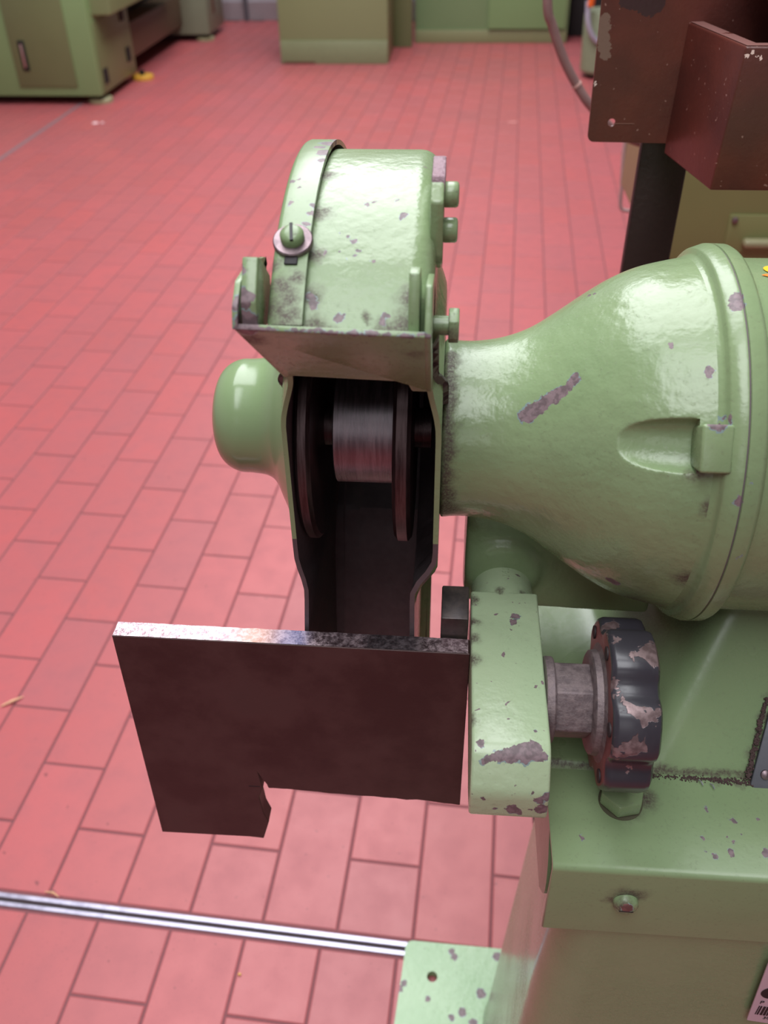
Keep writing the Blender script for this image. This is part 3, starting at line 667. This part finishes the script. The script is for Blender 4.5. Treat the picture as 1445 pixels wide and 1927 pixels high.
# pad and side bolts on the drum's right face
pad = slab(round_poly([(0.452, 1.302), (0.500, 1.300), (0.505, 1.250), (0.475, 1.233), (0.455, 1.247)], [0.004, 0.004, 0.01, 0.01, 0.01]), -0.012, -0.0052, 'x', 0.001, 2)
b = slab(round_poly([(0.4520, 1.2740), (0.466, 1.2830), (0.500, 1.2830), (0.505, 1.245), (0.478, 1.228), (0.456, 1.240)], [0.003, 0.004, 0.004, 0.01, 0.01, 0.01]), -0.012, -0.0052, 'x', 0.001, 2)
obj('side_pad', b, M_DRUM, drum)
b = slab([(0.4600, 1.276), (0.4640, 1.2835), (0.4900, 1.2865), (0.4900, 1.276)], -0.0118, -0.0048, 'x', 0.0008, 2)
obj('broken_lug', b, plain('broken_casting', srgb(138, 112, 120), 0.6, 0.2, 1.0, 260, 0.35), drum)
for zz, yy in ((1.2722, 0.470), (1.2532, 0.470)):
    b = revolve([(-0.0054, 0.0062), (-0.0046, 0.0066), (0.0012, 0.0066), (0.0022, 0.0060), (0.0026, 0.0045), (0.0026, 0.0002)], 32, (yy, zz), 'x')
    obj('side_bolt', b, M_GREEN, drum, smooth=50)
# --- spark guard bracket
b = bmesh.new()
top = [(-0.1045, 0.3835, 1.2345), (-0.0085, 0.3785, 1.2345)]; bot = [(-0.0905, 0.4250, 1.1850), (-0.0845, 0.4250, 1.1862), (-0.0225, 0.4250, 1.1842), (-0.0198, 0.4250, 1.1785), (-0.0085, 0.4250, 1.1785)]
pts = [top[0], (-0.1035, 0.3862, 1.2310)] + bot + [top[1]]
A = [b.verts.new(p) for p in pts]; b.faces.new(A)
n_ = Vector((0, -0.74, -0.67)); r_ = bmesh.ops.extrude_face_region(b, geom=b.faces[:]); vs = [v for v in r_['geom'] if isinstance(v, bmesh.types.BMVert)]
bmesh.ops.translate(b, verts=vs, vec=-n_ * 0.0032); bmesh.ops.recalc_face_normals(b, faces=b.faces); bevel(b, 0.0009, 2)
sg = obj('spark_guard', b, M_BRACKET, gr, label='green folded sheet spark guard')
earL = [(0.3835, 1.2340), (0.3880, 1.2440), (0.400, 1.2520), (0.430, 1.250), (0.462, 1.240), (0.464, 1.232), (0.425, 1.2315), (0.395, 1.2315)]
obj('ear', slab(round_poly(earL, [0.001, 0.004, 0.004, 0.006, 0.006, 0.006, 0.002, 0.001], 3), -0.1050, -0.1022, 'x', 0.0006, 2), M_BRACKET, sg)
earR = [(0.3785, 1.2345), (0.3850, 1.2440), (0.392, 1.2550), (0.430, 1.245), (0.462, 1.222), (0.462, 1.19), (0.425, 1.1785), (0.400, 1.208)]
obj('ear', slab(round_poly(earR, [0.001, 0.004, 0.002, 0.006, 0.006, 0.006, 0.002, 0.001], 3), -0.0118, -0.0085, 'x', 0.0006, 2), M_BRACKET, sg)
tabL = [(0.3865, 1.2310), (0.3890, 1.2460), (0.4030, 1.2630), (0.4100, 1.2600), (0.4270, 1.2440), (0.4230, 1.2260), (0.400, 1.2245)]
obj('tab', slab(tabL, -0.1008, -0.0932, 'x', 0.0008, 2), M_BRACKET, sg)
tabR = [(0.3840, 1.2285), (0.3880, 1.2480), (0.3940, 1.2600), (0.4020, 1.2600), (0.4200, 1.2430), (0.4180, 1.2150), (0.402, 1.2120)]
obj('tab', slab(tabR, -0.0198, -0.0145, 'x', 0.0008, 2), M_BRACKET, sg)
b = revolve([(-0.0086, 0.0052), (0.0000, 0.0052)], 24, (0.434, 1.2145), 'x')
bt = obj('clamp_bolt', b, M_GREEN, sg)
obj('bolt_head', hexbar(-0.0006, 0.0050, 0.0098, (0.434, 1.2145), 'x', 0.4, 0.0008), paint('bolt_worn', [], [(0.002, 0.430, 1.212, 0.008)], dust=0.9, speck=1.5), bt)

# --- arbor: two flanges and a spacer
def disc(x0, x1, R, ch):
    return revolve([(x0, 0.02), (x0, R - ch), (x0 + ch * 0.8, R), (x1 - ch * 0.8, R), (x1, R - ch), (x1, 0.02)], 128, (YA, ZA), 'x')
obj('outer_flange', disc(-0.0945, -0.0845, 0.080, 0.003), M_FLANGE, gr)
obj('inner_flange', disc(-0.0330, -0.0215, 0.080, 0.003), M_FLANGE, gr)
obj('spacer_sleeve', revolve([(-0.0755, 0.012), (-0.0755, 0.0385), (-0.0748, 0.0395), (-0.0335, 0.0395), (-0.0330, 0.0385)], 128, (YA, ZA), 'x'), M_SPOOL, gr)
obj('arbor_shaft', revolve([(-0.092, 0.014), (-0.01, 0.014)], 48, (YA, ZA), 'x'), M_FLANGE, gr)

# --- rest arm with stub, clamp and handwheel
b = revolve([(0.474, 0.0235), (0.530, 0.0235)], 64, (0.0475, 0.9565), 'y')
obj('arm_stub', b, M_ARM, gr)
b = text('141', 0.0078, Matrix.Translation((0.0425, 0.5130, 0.9798)) @ Matrix.Rotation(math.radians(90), 4, 'Z') @ Matrix.Translation((-0.0165, -0.009, 0)), M_ARM, gr, 'cast_number', 0.0007)
armp = round_poly([(0.481, 0.9800), (0.340, 0.9800), (0.3235, 0.9560), (0.3225, 0.9330), (0.345, 0.9270), (0.481, 0.9330)], [0.002, 0.016, 0.02, 0.006, 0.01, 0.002], 6)
arm = obj('rest_arm', slab(armp, 0.0225, 0.0712, 'x', 0.0035, 4), M_ARM, gr, smooth=50)
# --- tool rest plate
rp = [(-0.2333, 0.9722), (0.0222, 0.9700), (0.0222, 0.9400), (0.0222, 0.7905), (-0.0042, 0.7938), (-0.0400, 0.7948), (-0.0766, 0.7965), (-0.114, 0.7988), (-0.1362, 0.7990), (-0.1372, 0.8040), (-0.1392, 0.8085), (-0.1430, 0.8190), (-0.1418, 0.8060), (-0.1408, 0.7990), (-0.1452, 0.7865), (-0.1440, 0.7640), (-0.1406, 0.7500), (-0.1475, 0.7244), (-0.1600, 0.7255), (-0.2388, 0.7247)]
rr = random.Random(11)
def rough_line(pts, i0, i1, n, amp):
    out = []
    for i, p in enumerate(pts):
        out.append(p)
        if i0 <= i < i1:
            q = pts[i + 1]
            for k in range(1, n): t = k / n; out.append((p[0] + (q[0] - p[0]) * t + rr.gauss(0, amp * 0.3), p[1] + (q[1] - p[1]) * t + rr.gauss(0, amp)))
    return out
rp2 = rough_line(rp, 3, 8, 4, 0.0006)
rest = obj('tool_rest', slab(rp2, 0.4262, 0.4405, 'y', 0.0005, 1), M_REST, gr, smooth=30, label='dark brown flat steel rest plate with a notched lower edge')
# saw-cut beside the notch
obj('saw_cut', box(-0.1525, -0.1432, 0.42605, 0.4266, 0.8000, 0.8012), M_PRINT, rest, smooth=0)
def m_edge():
    m = NT('ground_edge'); sx = m.n.new('ShaderNodeSeparateXYZ'); m.L(m.geo, sx.inputs[0]); X = sx.outputs[0]
    n = m.noise(260, 4, 0.7); c = m.mix(m.ramp(n, 0.35, 0.65), srgb(128, 106, 112), srgb(206, 184, 190))
    blue = m.math('MULTIPLY', m.ramp(X, -0.125, -0.100), m.ramp(X, -0.085, -0.100)); c = m.mix(m.math('MULTIPLY', blue, 0.5), c, srgb(120, 134, 186))
    gold = m.math('MULTIPLY', m.ramp(X, -0.155, -0.13), m.ramp(X, -0.105, -0.13)); c = m.mix(m.math('MULTIPLY', gold, 0.4), c, srgb(196, 150, 120))
    dk = m.math('MULTIPLY', m.ramp(X, -0.058, -0.045), m.ramp(X, -0.006, -0.02)); c = m.mix(m.math('MULTIPLY', dk, 0.75), c, srgb(92, 88, 92))
    return m.done(c, m.ramp(n, 0.3, 0.7, 0.30, 0.5), m.bump(n, 0.6, 0.0008), 0.9)
eb = rough_line([(-0.2331, 0.4261), (0.0210, 0.4261), (0.0210, 0.4403), (-0.2331, 0.4412)], 0, 0, 1, 0)
b = bmesh.new()
N = 60
va = [b.verts.new((-0.2328 + 0.2536 * i / N, 0.4268 + rr.gauss(0, 0.0001), 0.97235 - 0.0022 * i / N)) for i in range(N + 1)]
vb = [b.verts.new((-0.2328 + 0.2536 * i / N, 0.4400 + rr.gauss(0, 0.00015), 0.97265 - 0.0022 * i / N)) for i in range(N + 1)]
for i in range(N): b.faces.new((va[i], va[i + 1], vb[i + 1], vb[i]))
obj('ground_edge', b, m_edge(), rest, smooth=0, label='bright ground upper edge')
obj('rest_block', slab([(0.4420, 0.9880), (0.4680, 0.9960), (0.4700, 0.935), (0.4420, 0.9300)], 0.0012, 0.0206, 'x', 0.0012, 2), M_BLOCK, rest)
# --- handwheel
hy, hz = 0.3975, 0.9600
b = revolve([(0.0713, 0.0285), (0.0722, 0.0290), (0.0762, 0.0290), (0.0772, 0.0282), (0.0772, 0.012)], 72, (hy, hz), 'x')
obj('thick_washer', b, M_CAST, gr)
hw = obj('handwheel', None or (lambda: (lambda bm: bm)(bmesh.new()))(), M_WHEEL, gr) if False else None
b = bmesh.new(); NS = 216; fa = 59
def wr(t, R):
    d = min(abs(((t - fa + 30) % 60) - 30) , 99) ; 
    f = math.exp(-(d / 10.5) ** 2.6)
    return R - 0.0075 * f
rowsx = [(0.1075, 0.0400, 0), (0.1075, 0.0440, 0), (0.1078, 0.0540, 1), (0.1090, 0.0562, 1), (0.1115, 0.0572, 1), (0.1330, 0.0572, 1), (0.1362, 0.0560, 1), (0.1380, 0.0525, 1), (0.1385, 0.044, 0), (0.1385, 0.02, 0)]
R_ = []
for x, R, f in rowsx:
    ring = []
    for k in range(NS):
        t = 360.0 * k / NS; r = wr(t, R) if f else R; a = math.radians(t)
        ring.append(b.verts.new((x, hy - r * math.cos(a), hz + r * math.sin(a))))
    R_.append(ring)
for i in range(len(R_) - 1):
    for k in range(NS):
        f = b.faces.new((R_[i][k], R_[i][(k + 1) % NS], R_[i + 1][(k + 1) % NS], R_[i + 1][k])); f.material_index = 1 if i < 2 else 0
b.faces.new(R_[0]).material_index = 1; b.faces.new(R_[-1])
hw = obj('handwheel', b, [M_WHEEL, M_WFACE], gr, smooth=40, label='chipped black lobed handwheel')
for k in range(6):
    a = math.radians(fa + 30 + 60 * k); cy_, cz_ = hy - 0.0478 * math.cos(a), hz + 0.0478 * math.sin(a)
    obj('dimple', revolve([(0.10745, 0.0048), (0.10705, 0.0050), (0.1069, 0.0046), (0.1072, 0.0040)], 20, (cy_, cz_), 'x'), M_WFACE, hw) if False else obj('dimple', revolve([(0.1066, 0.0046), (0.1077, 0.0046)], 20, (cy_, cz_), 'x'), plain('dimple_dark', srgb(38, 28, 30), 0.7), hw)
b = revolve([(0.1010, 0.020), (0.1010, 0.0330), (0.1020, 0.0345), (0.1060, 0.0352), (0.1076, 0.0400)], 72, (hy, hz), 'x')
obj('wheel_boss', b, M_CAST, hw)
obj('hex_hub', hexbar(0.0772, 0.1015, 0.0262, (hy, hz), 'x', math.radians(0), 0.0012), M_CAST, hw)
# red dab on the foot behind the handwheel
b = bmesh.new(); bmesh.ops.create_icosphere(b, subdivisions=2, radius=0.0036, matrix=Matrix.Translation((0.0935, 0.4785, 0.8862)) @ Matrix.Scale(0.35, 4, (0, 0, 1)))
obj('red_dab', b, M_REDDAB, gr, label='small dab of red paint')

# ------------------------------------------------------------------ brown sheet-metal tray on a dark post
ts = thing('tray_stand', (0.21, 0.93, 0), 'reddish brown sheet metal tray on a dark square post behind the grinder', 'tray')
M_BP = m_brown('brown_hammered_paint', [([(0.1290, 0.9, 1.2835, 0.006), (0.1290, 0.9, 1.275, 0.006), (0.131, 0.9, 1.268, 0.006), (0.133, 0.9, 1.262, 0.005), (0.1285, 0.9, 1.29, 0.005)], srgb(126, 100, 88)), ([(0.1268, 0.9, 1.2365, 0.0011), (0.1268, 0.9, 1.239, 0.001)], srgb(240, 220, 210)), ([(0.1665, 0.9, 1.305, 0.013), (0.150, 0.9, 1.309, 0.012)], srgb(66, 42, 44))])
ppoly = round_poly([(0.1262, 1.1860), (0.62, 1.180), (0.62, 1.50), (0.1200, 1.50)], [0.006, 0.004, 0.004, 0.004])
obj('side_plate', hole_slab(ppoly, (0.1468, 1.2035), 0.0036, 0.9000, 0.9035, 'y'), M_BP, ts, smooth=30)
obj('scribed_line', box(0.1500, 0.1680, 0.8996, 0.9001, 1.2026, 1.2029), plain('scratch', srgb(150, 110, 96), 0.6), ts, smooth=0)
M_BT = m_brown('brown_paint_tray', [([(0.2185, 0.797, 1.2840, 0.0014), (0.2262, 0.786, 1.2815, 0.0018), (0.230, 0.785, 1.2835, 0.0016), (0.2335, 0.785, 1.2815, 0.0018), (0.2368, 0.785, 1.280, 0.0018), (0.204, 0.90, 1.2890, 0.0025), (0.1975, 0.90, 1.268, 0.0016), (0.198, 0.90, 1.262, 0.0018), (0.2215, 0.786, 1.175, 0.0012)], srgb(236, 206, 196))])
# pocket: slanted left wall and front wall, open top, with thick rim
zt, zb_ = 1.2880, 1.1760
pout = [(0.2020, 0.9000), (0.2240, 0.7860), (0.60, 0.7860), (0.62, 0.9000)]
pout_b = [(0.2000, 0.9000), (0.2200, 0.7880), (0.60, 0.7880), (0.62, 0.9000)]
pin = [(0.2150, 0.8995), (0.2345, 0.7985), (0.590, 0.7985), (0.608, 0.8995)]
b = bmesh.new()
vo = [b.verts.new((x, y, zt)) for x, y in pout]; vbm = [b.verts.new((x, y, zb_)) for x, y in pout_b]; vi = [b.verts.new((x, y, zt)) for x, y in pin]; vib = [b.verts.new((x, y, zb_ + 0.004)) for x, y in pin]
for i in range(3):
    b.faces.new((vo[i], vo[i + 1], vbm[i + 1], vbm[i])); b.faces.new((vi[i], vib[i], vib[i + 1], vi[i + 1])); b.faces.new((vo[i], vi[i], vi[i + 1], vo[i + 1]))
b.faces.new(vbm); b.faces.new(vib); b.faces.new((vo[0], vbm[0], vib[0], vi[0])); b.faces.new((vo[3], vi[3], vib[3], vbm[3])); b.faces.new((vbm[0], vbm[3], vib[3], vib[0]))
bmesh.ops.recalc_face_normals(b, faces=b.faces); bevel(b, 0.002, 3)
obj('tray_pocket', b, M_BT, ts, smooth=40)
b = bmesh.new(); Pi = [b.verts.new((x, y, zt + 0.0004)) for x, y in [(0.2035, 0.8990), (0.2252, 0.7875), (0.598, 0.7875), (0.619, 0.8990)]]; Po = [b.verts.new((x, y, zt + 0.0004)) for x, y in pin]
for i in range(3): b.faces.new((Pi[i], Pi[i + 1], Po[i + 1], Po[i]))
obj('tray_rim', b, m_brown('worn_rim_sky_sheen', [([(0.21, 0.86, 1.288, 0.02), (0.22, 0.82, 1.288, 0.02), (0.232, 0.79, 1.288, 0.02), (0.26, 0.79, 1.288, 0.02), (0.205, 0.89, 1.288, 0.02)], srgb(146, 104, 98))]), ts, smooth=0)  # sky sheen on the worn rim top, painted in as a lighter brown
obj('post', box(0.1840, 0.2330, 0.9300, 0.9420, 0.012, 1.48, 0.003, 2), M_BLACKPOST, ts)
obj('post_foot', box(0.182, 0.25, 0.928, 0.965, 0.0003, 0.012, 0.002, 1), M_BLACKPOST, ts)
obj('mounting_block', box(0.190, 0.227, 0.9035, 0.930, 1.23, 1.26, 0.001), M_BLACKPOST, ts)
obj('mounting_block', box(0.190, 0.227, 0.9035, 0.930, 1.42, 1.45, 0.001), M_BLACKPOST, ts)
# beige lamp-like casting that sits in the tray, its edge just in the top corner
bc = thing('beige_cover', (0.30, 0.845, 1.18), 'beige rounded casting standing in the brown tray at the top right corner', 'machine part')
b = revolve([(0.8100, 0.02), (0.8100, 0.076), (0.814, 0.080), (0.868, 0.080), (0.872, 0.076), (0.872, 0.02)], 72, (0.306, 1.372), 'y')
obj('round_casting', b, plain('beige_enamel', srgb(196, 152, 132), 0.4, 0, 0.2, 40, 0.1), bc)
obj('pedestal', box(0.27, 0.33, 0.815, 0.865, 1.1802, 1.30, 0.003), plain('beige_enamel_foot', srgb(172, 146, 132), 0.4), bc)

# ------------------------------------------------------------------ control cabinet behind the post
M_OLIVE = plain('olive_green_enamel', srgb(128, 130, 84), 0.38, 0, 0.05, 12, 0.06)
M_OLIVE2 = plain('olive_enamel_lighter', srgb(150, 146, 112), 0.35, 0, 0.05, 12, 0.05)
cb = thing('control_cabinet', (0.8, 1.95, 0), 'olive green machine cabinet with a recessed panel and long handle, behind the grinder', 'cabinet')
obj('cabinet_body', box(0.418, 1.30, 1.80, 2.30, 0.7140, 1.15, 0.008, 3), M_OLIVE, cb)
obj('access_panel', box(0.5520, 1.10, 1.7955, 1.8005, 0.735, 0.8130, 0.0015), M_OLIVE, cb)
hd_ = obj('handle', box(0.585, 0.80, 1.772, 1.7955, 0.7520, 0.7690, 0.007, 4), M_OLIVE2, cb)
obj('corner_screw', revolve([(1.7950, 0.006), (1.790, 0.006), (1.789, 0.004)], 20, (0.5620, 0.8035), 'y'), M_SCREW, cb)
obj('plinth', box(0.46, 1.26, 1.86, 2.26, 0.0005, 0.7140, 0.004), plain('grey_green_plinth', srgb(120, 124, 108), 0.5), cb)
# smaller olive box and its cable loop farther back
ob = thing('terminal_box', (0.62, 2.6, 0), 'small olive box on a stand seen between the brown tray and the dark post', 'box')
obj('box_body', box(0.4560, 0.80, 2.5, 2.58, 0.690, 1.0, 0.02, 4), M_OLIVE, ob)
obj('stand', box(0.60, 0.66, 2.58, 2.64, 0.0005, 0.70, 0.004), M_OLIVE, ob)
cpts = spline([(0.447, 2.49, 0.80), (0.450, 2.488, 0.72), (0.456, 2.486, 0.65), (0.4605, 2.485, 0.60), (0.475, 2.485, 0.588), (0.50, 2.485, 0.593), (0.54, 2.485, 0.64), (0.56, 2.485, 0.70)], 6)
tag(obj('cable', tube(cpts, 0.0052, 8), plain('grey_white_cable', srgb(190, 160, 160), 0.5)), 'thin pale cable looping below the small olive box', 'cable')
hpts = spline([(0.128, 1.62, 1.35), (0.1355, 1.6, 1.214), (0.1476, 1.6, 1.1769), (0.1695, 1.6, 1.1309), (0.1957, 1.6, 1.0912), (0.225, 1.6, 1.057), (0.28, 1.62, 1.01), (0.36, 1.70, 0.97), (0.41, 1.795, 0.96)], 6)
hpts = [(0.06, 1.70, 2.4), (0.10, 1.66, 1.8)] + hpts
hs = thing('hose', (0.1355, 1.6, 1.2), 'grey brown flexible hose curving down behind the brown plate', 'hose')
obj('flexible_tube', tube(hpts, 0.0075, 12), plain('grey_brown_hose', srgb(132, 104, 100), 0.5), hs)
hb_ = Vector((0.1957, 1.6, 1.0912)); hd2 = Vector((0.03, 0, -0.037)).normalized()
b = revolve([(-0.002, 0.0088), (0.002, 0.0088)], 16, (0, 0), 'z'); place(b, hb_, hd2)
obj('cable_tie', b, plain('pale_tie', srgb(196, 160, 150), 0.5), hs)

# ------------------------------------------------------------------ background machines
M_BGG = plain('machine_green_enamel', srgb(118, 134, 92), 0.42, 0, 0.05, 5, 0.06)
M_BGD = plain('machine_olive_panel', srgb(106, 114, 76), 0.42, 0, 0.05, 5, 0.08)
M_BGL = plain('machine_pale_green', srgb(120, 146, 98), 0.42, 0, 0.05, 5, 0.05)
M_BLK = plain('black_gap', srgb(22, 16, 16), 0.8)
M_RUST = plain('rusty_brown', srgb(96, 60, 44), 0.7)
# left machine
lm = thing('machine_left', (-3.1, 7.4, 0), '', ''); lm.name = 'lathe'
lm['label'] = 'large pale green lathe at the far left standing on round levelling feet'; lm['category'] = 'lathe'
obj('left_pedestal', box(-3.95, -2.385, 6.22, 7.02, 0.055, 1.0, 0.012), M_BGL, lm)
d_ = obj('front_door', box(-2.935, -2.535, 6.208, 6.221, 0.115, 0.95, 0.006), M_BGD, lm, label='olive door panel')
hdl = obj('door_latch', box(-2.880, -2.835, 6.200, 6.2085, 0.215, 0.395, 0.003), M_BLK, d_)
obj('latch_bar', box(-2.864, -2.851, 6.192, 6.2005, 0.235, 0.375, 0.003), plain('chrome_latch', srgb(190, 160, 150), 0.3, 0.6), d_) if False else obj('latch_bar', box(-2.864, -2.851, 6.192, 6.2005, 0.235, 0.375, 0.003), plain('chrome_latch', srgb(190, 160, 150), 0.3, 0.6), d_)
sp_ = obj('side_panel', box(-2.3855, -2.378, 6.27, 6.99, 0.07, 0.49, 0.003), M_BGD, lm, label='olive side panel')
for yy, zz in ((6.34, 0.16), (6.86, 0.20), (6.84, 0.46)):
    obj('vent', box(-2.3785, -2.372, yy - 0.04, yy + 0.04, zz - 0.045, zz + 0.045), M_BLK, sp_, smooth=0)
obj('headstock_cowl', box(-3.6, -2.25, 6.30, 8.1, 0.52, 1.35, 0.02), M_BGG, lm)
obj('chip_tray', box(-3.7, -2.42, 7.0, 8.62, 0.13, 0.36, 0.01), plain('dark_olive_tray', srgb(92, 72, 54), 0.5), lm)
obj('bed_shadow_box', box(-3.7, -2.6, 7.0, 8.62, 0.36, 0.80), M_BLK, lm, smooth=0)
rp_ = obj('right_pedestal', box(-3.3, -2.19, 8.52, 9.12, 0.055, 1.0, 0.01), plain('machine_grey_green', srgb(120, 126, 104), 0.45, 0, 0, 5, 0.06), lm)
obj('vent', box(-2.1905, -2.184, 8.70, 8.78, 0.20, 0.34), M_RUST, rp_, smooth=0)
for x, y, c in ((-2.44, 6.33, M_OLIVE2), (-2.36, 7.04, plain('yellow_foot', srgb(200, 150, 50), 0.5)), (-3.85, 6.33, M_OLIVE2), (-2.26, 8.62, M_OLIVE2)):
    f_ = obj('levelling_foot', revolve([(0.0005, 0.082), (0.022, 0.082), (0.028, 0.074), (0.028, 0.01)], 32, (x, y), 'z'), c, lm)
    obj('foot_stem', revolve([(0.02, 0.02), (0.06, 0.02)], 16, (x, y), 'z'), M_BLK, f_)
# middle cabinet
mc = thing('green_cabinet', (-0.97, 7.95, 0), 'tall grey-green steel cabinet standing centre back on the tiles', 'cabinet')
obj('cabinet_body', box(-1.400, -0.553, 7.58, 8.33, 0.0005, 1.6, 0.006), M_BGD if False else plain('cabinet_grey_green', srgb(128, 138, 98), 0.45, 0, 0.03, 3, 0.05), mc)
obj('plinth_panel', box(-1.398, -0.555, 7.574, 7.581, 0.001, 0.165, 0.002), plain('cabinet_plinth', srgb(124, 132, 98), 0.45), mc)
obj('rust_mark', box(-1.38, -1.13, 7.5705, 7.5745, 0.002, 0.018), M_RUST, mc, smooth=0)
obj('side_conduit', box(-0.553, -0.40, 8.26, 8.34, 0.0005, 1.6, 0.006), M_BGD, mc)
# right partition cabinet
rc = thing('machine_enclosure', (0.25, 8.7, 0), 'wide pale green machine enclosure with an overlapping sheet panel, back right of the floor', 'machine')
obj('enclosure_body', box(-0.385, 0.905, 8.46, 9.2, 0.0005, 1.7, 0.006), plain('enclosure_green', srgb(116, 142, 100), 0.45, 0, 0.03, 3, 0.05), rc)
obj('sheet_panel', box(0.235, 0.88, 8.425, 8.461, 0.11, 1.6, 0.004), plain('panel_green', srgb(122, 154, 104), 0.42, 0, 0.03, 3, 0.04), rc, label='paler overlapping sheet panel')
obj('kick_strip', box(-0.383, 0.90, 8.450, 8.461, 0.001, 0.10, 0.002), plain('kick_olive', srgb(126, 130, 92), 0.5), rc)
# dark bench and green bin with orange handle
dk = thing('dark_plinth', (1.2, 9.1, 0), 'low dark plinth in the back right corner beyond the green enclosure', 'plinth')
obj('plinth_body', box(0.95, 1.75, 8.75, 9.5, 0.0005, 0.30, 0.01), M_BLK, dk)
gb = thing('coolant_pump', (1.02, 7.2, 0), 'small grey-green drum with a pale pipe and orange handle, half hidden by the brown plate', 'pump')
obj('drum', revolve([(0.03, 0.10), (0.03, 0.13), (0.05, 0.145), (0.40, 0.155), (0.43, 0.14), (0.44, 0.02)], 40, (1.030, 7.15), 'z'), plain('grey_green_drum', srgb(124, 132, 106), 0.45), gb)
obj('drum_foot', revolve([(0.0005, 0.09), (0.03, 0.10)], 32, (1.030, 7.15), 'z'), M_BLK, gb)
obj('pale_pipe', tube(spline([(0.875, 7.03, 0.50), (0.885, 7.0, 0.38), (0.92, 6.99, 0.30), (0.96, 6.99, 0.26), (1.02, 6.98, 0.24)], 5), 0.018, 10), plain('pale_pipe', srgb(150, 146, 160), 0.4), gb)
obj('orange_handle', tube([(0.93, 7.0, 0.72), (0.905, 7.0, 0.60), (0.890, 7.0, 0.47)], 0.022, 10), plain('orange_plastic', srgb(214, 96, 30), 0.4), gb)
# pipe on the back wall
tag(obj('wall_pipe', revolve([(0.0005, 0.022), (3.0, 0.022)], 16, (-2.08, 9.60), 'z'), plain('dark_grey_pipe', srgb(84, 80, 86), 0.5)), 'dark vertical pipe against the white back wall beside the lathe', 'pipe')
# litter on the floor
def scrap(x, y, w, l, rot, mat, label, cat, grp=None):
    r = random.Random(int(x * 1000)); pts = [(w * math.cos(t) * r.uniform(.7, 1.1), l * math.sin(t) * r.uniform(.7, 1.1)) for t in [k * math.pi / 4 for k in range(8)]]
    b = slab(pts, 0.0004, 0.003, 'z', 0.0004, 1)
    o = obj('scrap', b, mat, None, smooth=30); o.location = (x, y, 0.0); o.rotation_euler = (0, 0, rot)
    return tag(o, label, cat, grp)
M_PAPER = plain('white_scrap', srgb(232, 206, 208), 0.7)
scrap(-2.29, 5.76, 0.022, 0.022, 0.3, M_PAPER, 'white paper scrap on the tiles in front of the lathe', 'scrap')
scrap(-2.245, 5.77, 0.012, 0.015, 0.9, M_PAPER, 'smaller white fleck just right of the paper scrap before the lathe', 'scrap')
scrap(0.345, 5.83, 0.035, 0.012, 0.1, plain('pale_smear', srgb(214, 150, 144), 0.6), 'pale flat scrap on the far tiles before the green enclosure', 'scrap')
wd = obj('wood_splinter', tube([(-0.900, 1.130, 0.003), (-0.880, 1.143, 0.006), (-0.864, 1.158, 0.003)], lambda i: (0.0015, 0.003, 0.001)[i], 6), plain('pale_wood', srgb(222, 176, 138), 0.7))
tag(wd, 'pale wood splinter on the tiles at the left edge', 'splinter')
w2 = obj('wood_splinter', tube([(-0.655, 0.742, 0.0035), (-0.640, 0.7405, 0.005), (-0.628, 0.7345, 0.0035)], lambda i: (0.0008, 0.0018, 0.0008)[i], 6), plain('pale_wood_2', srgb(206, 160, 120), 0.7))
tag(w2, 'thin wood splinter lying on the aluminium floor strip', 'splinter')
w3 = obj('metal_bead', None or box(-0.2975, -0.2925, 0.628, 0.632, 0.0, 0.003, 0.001), plain('yellow_crumb', srgb(206, 160, 90), 0.7))
w3.name = 'crumb'; tag(w3, 'yellow crumb on the tile in front of the floor strip', 'crumb')
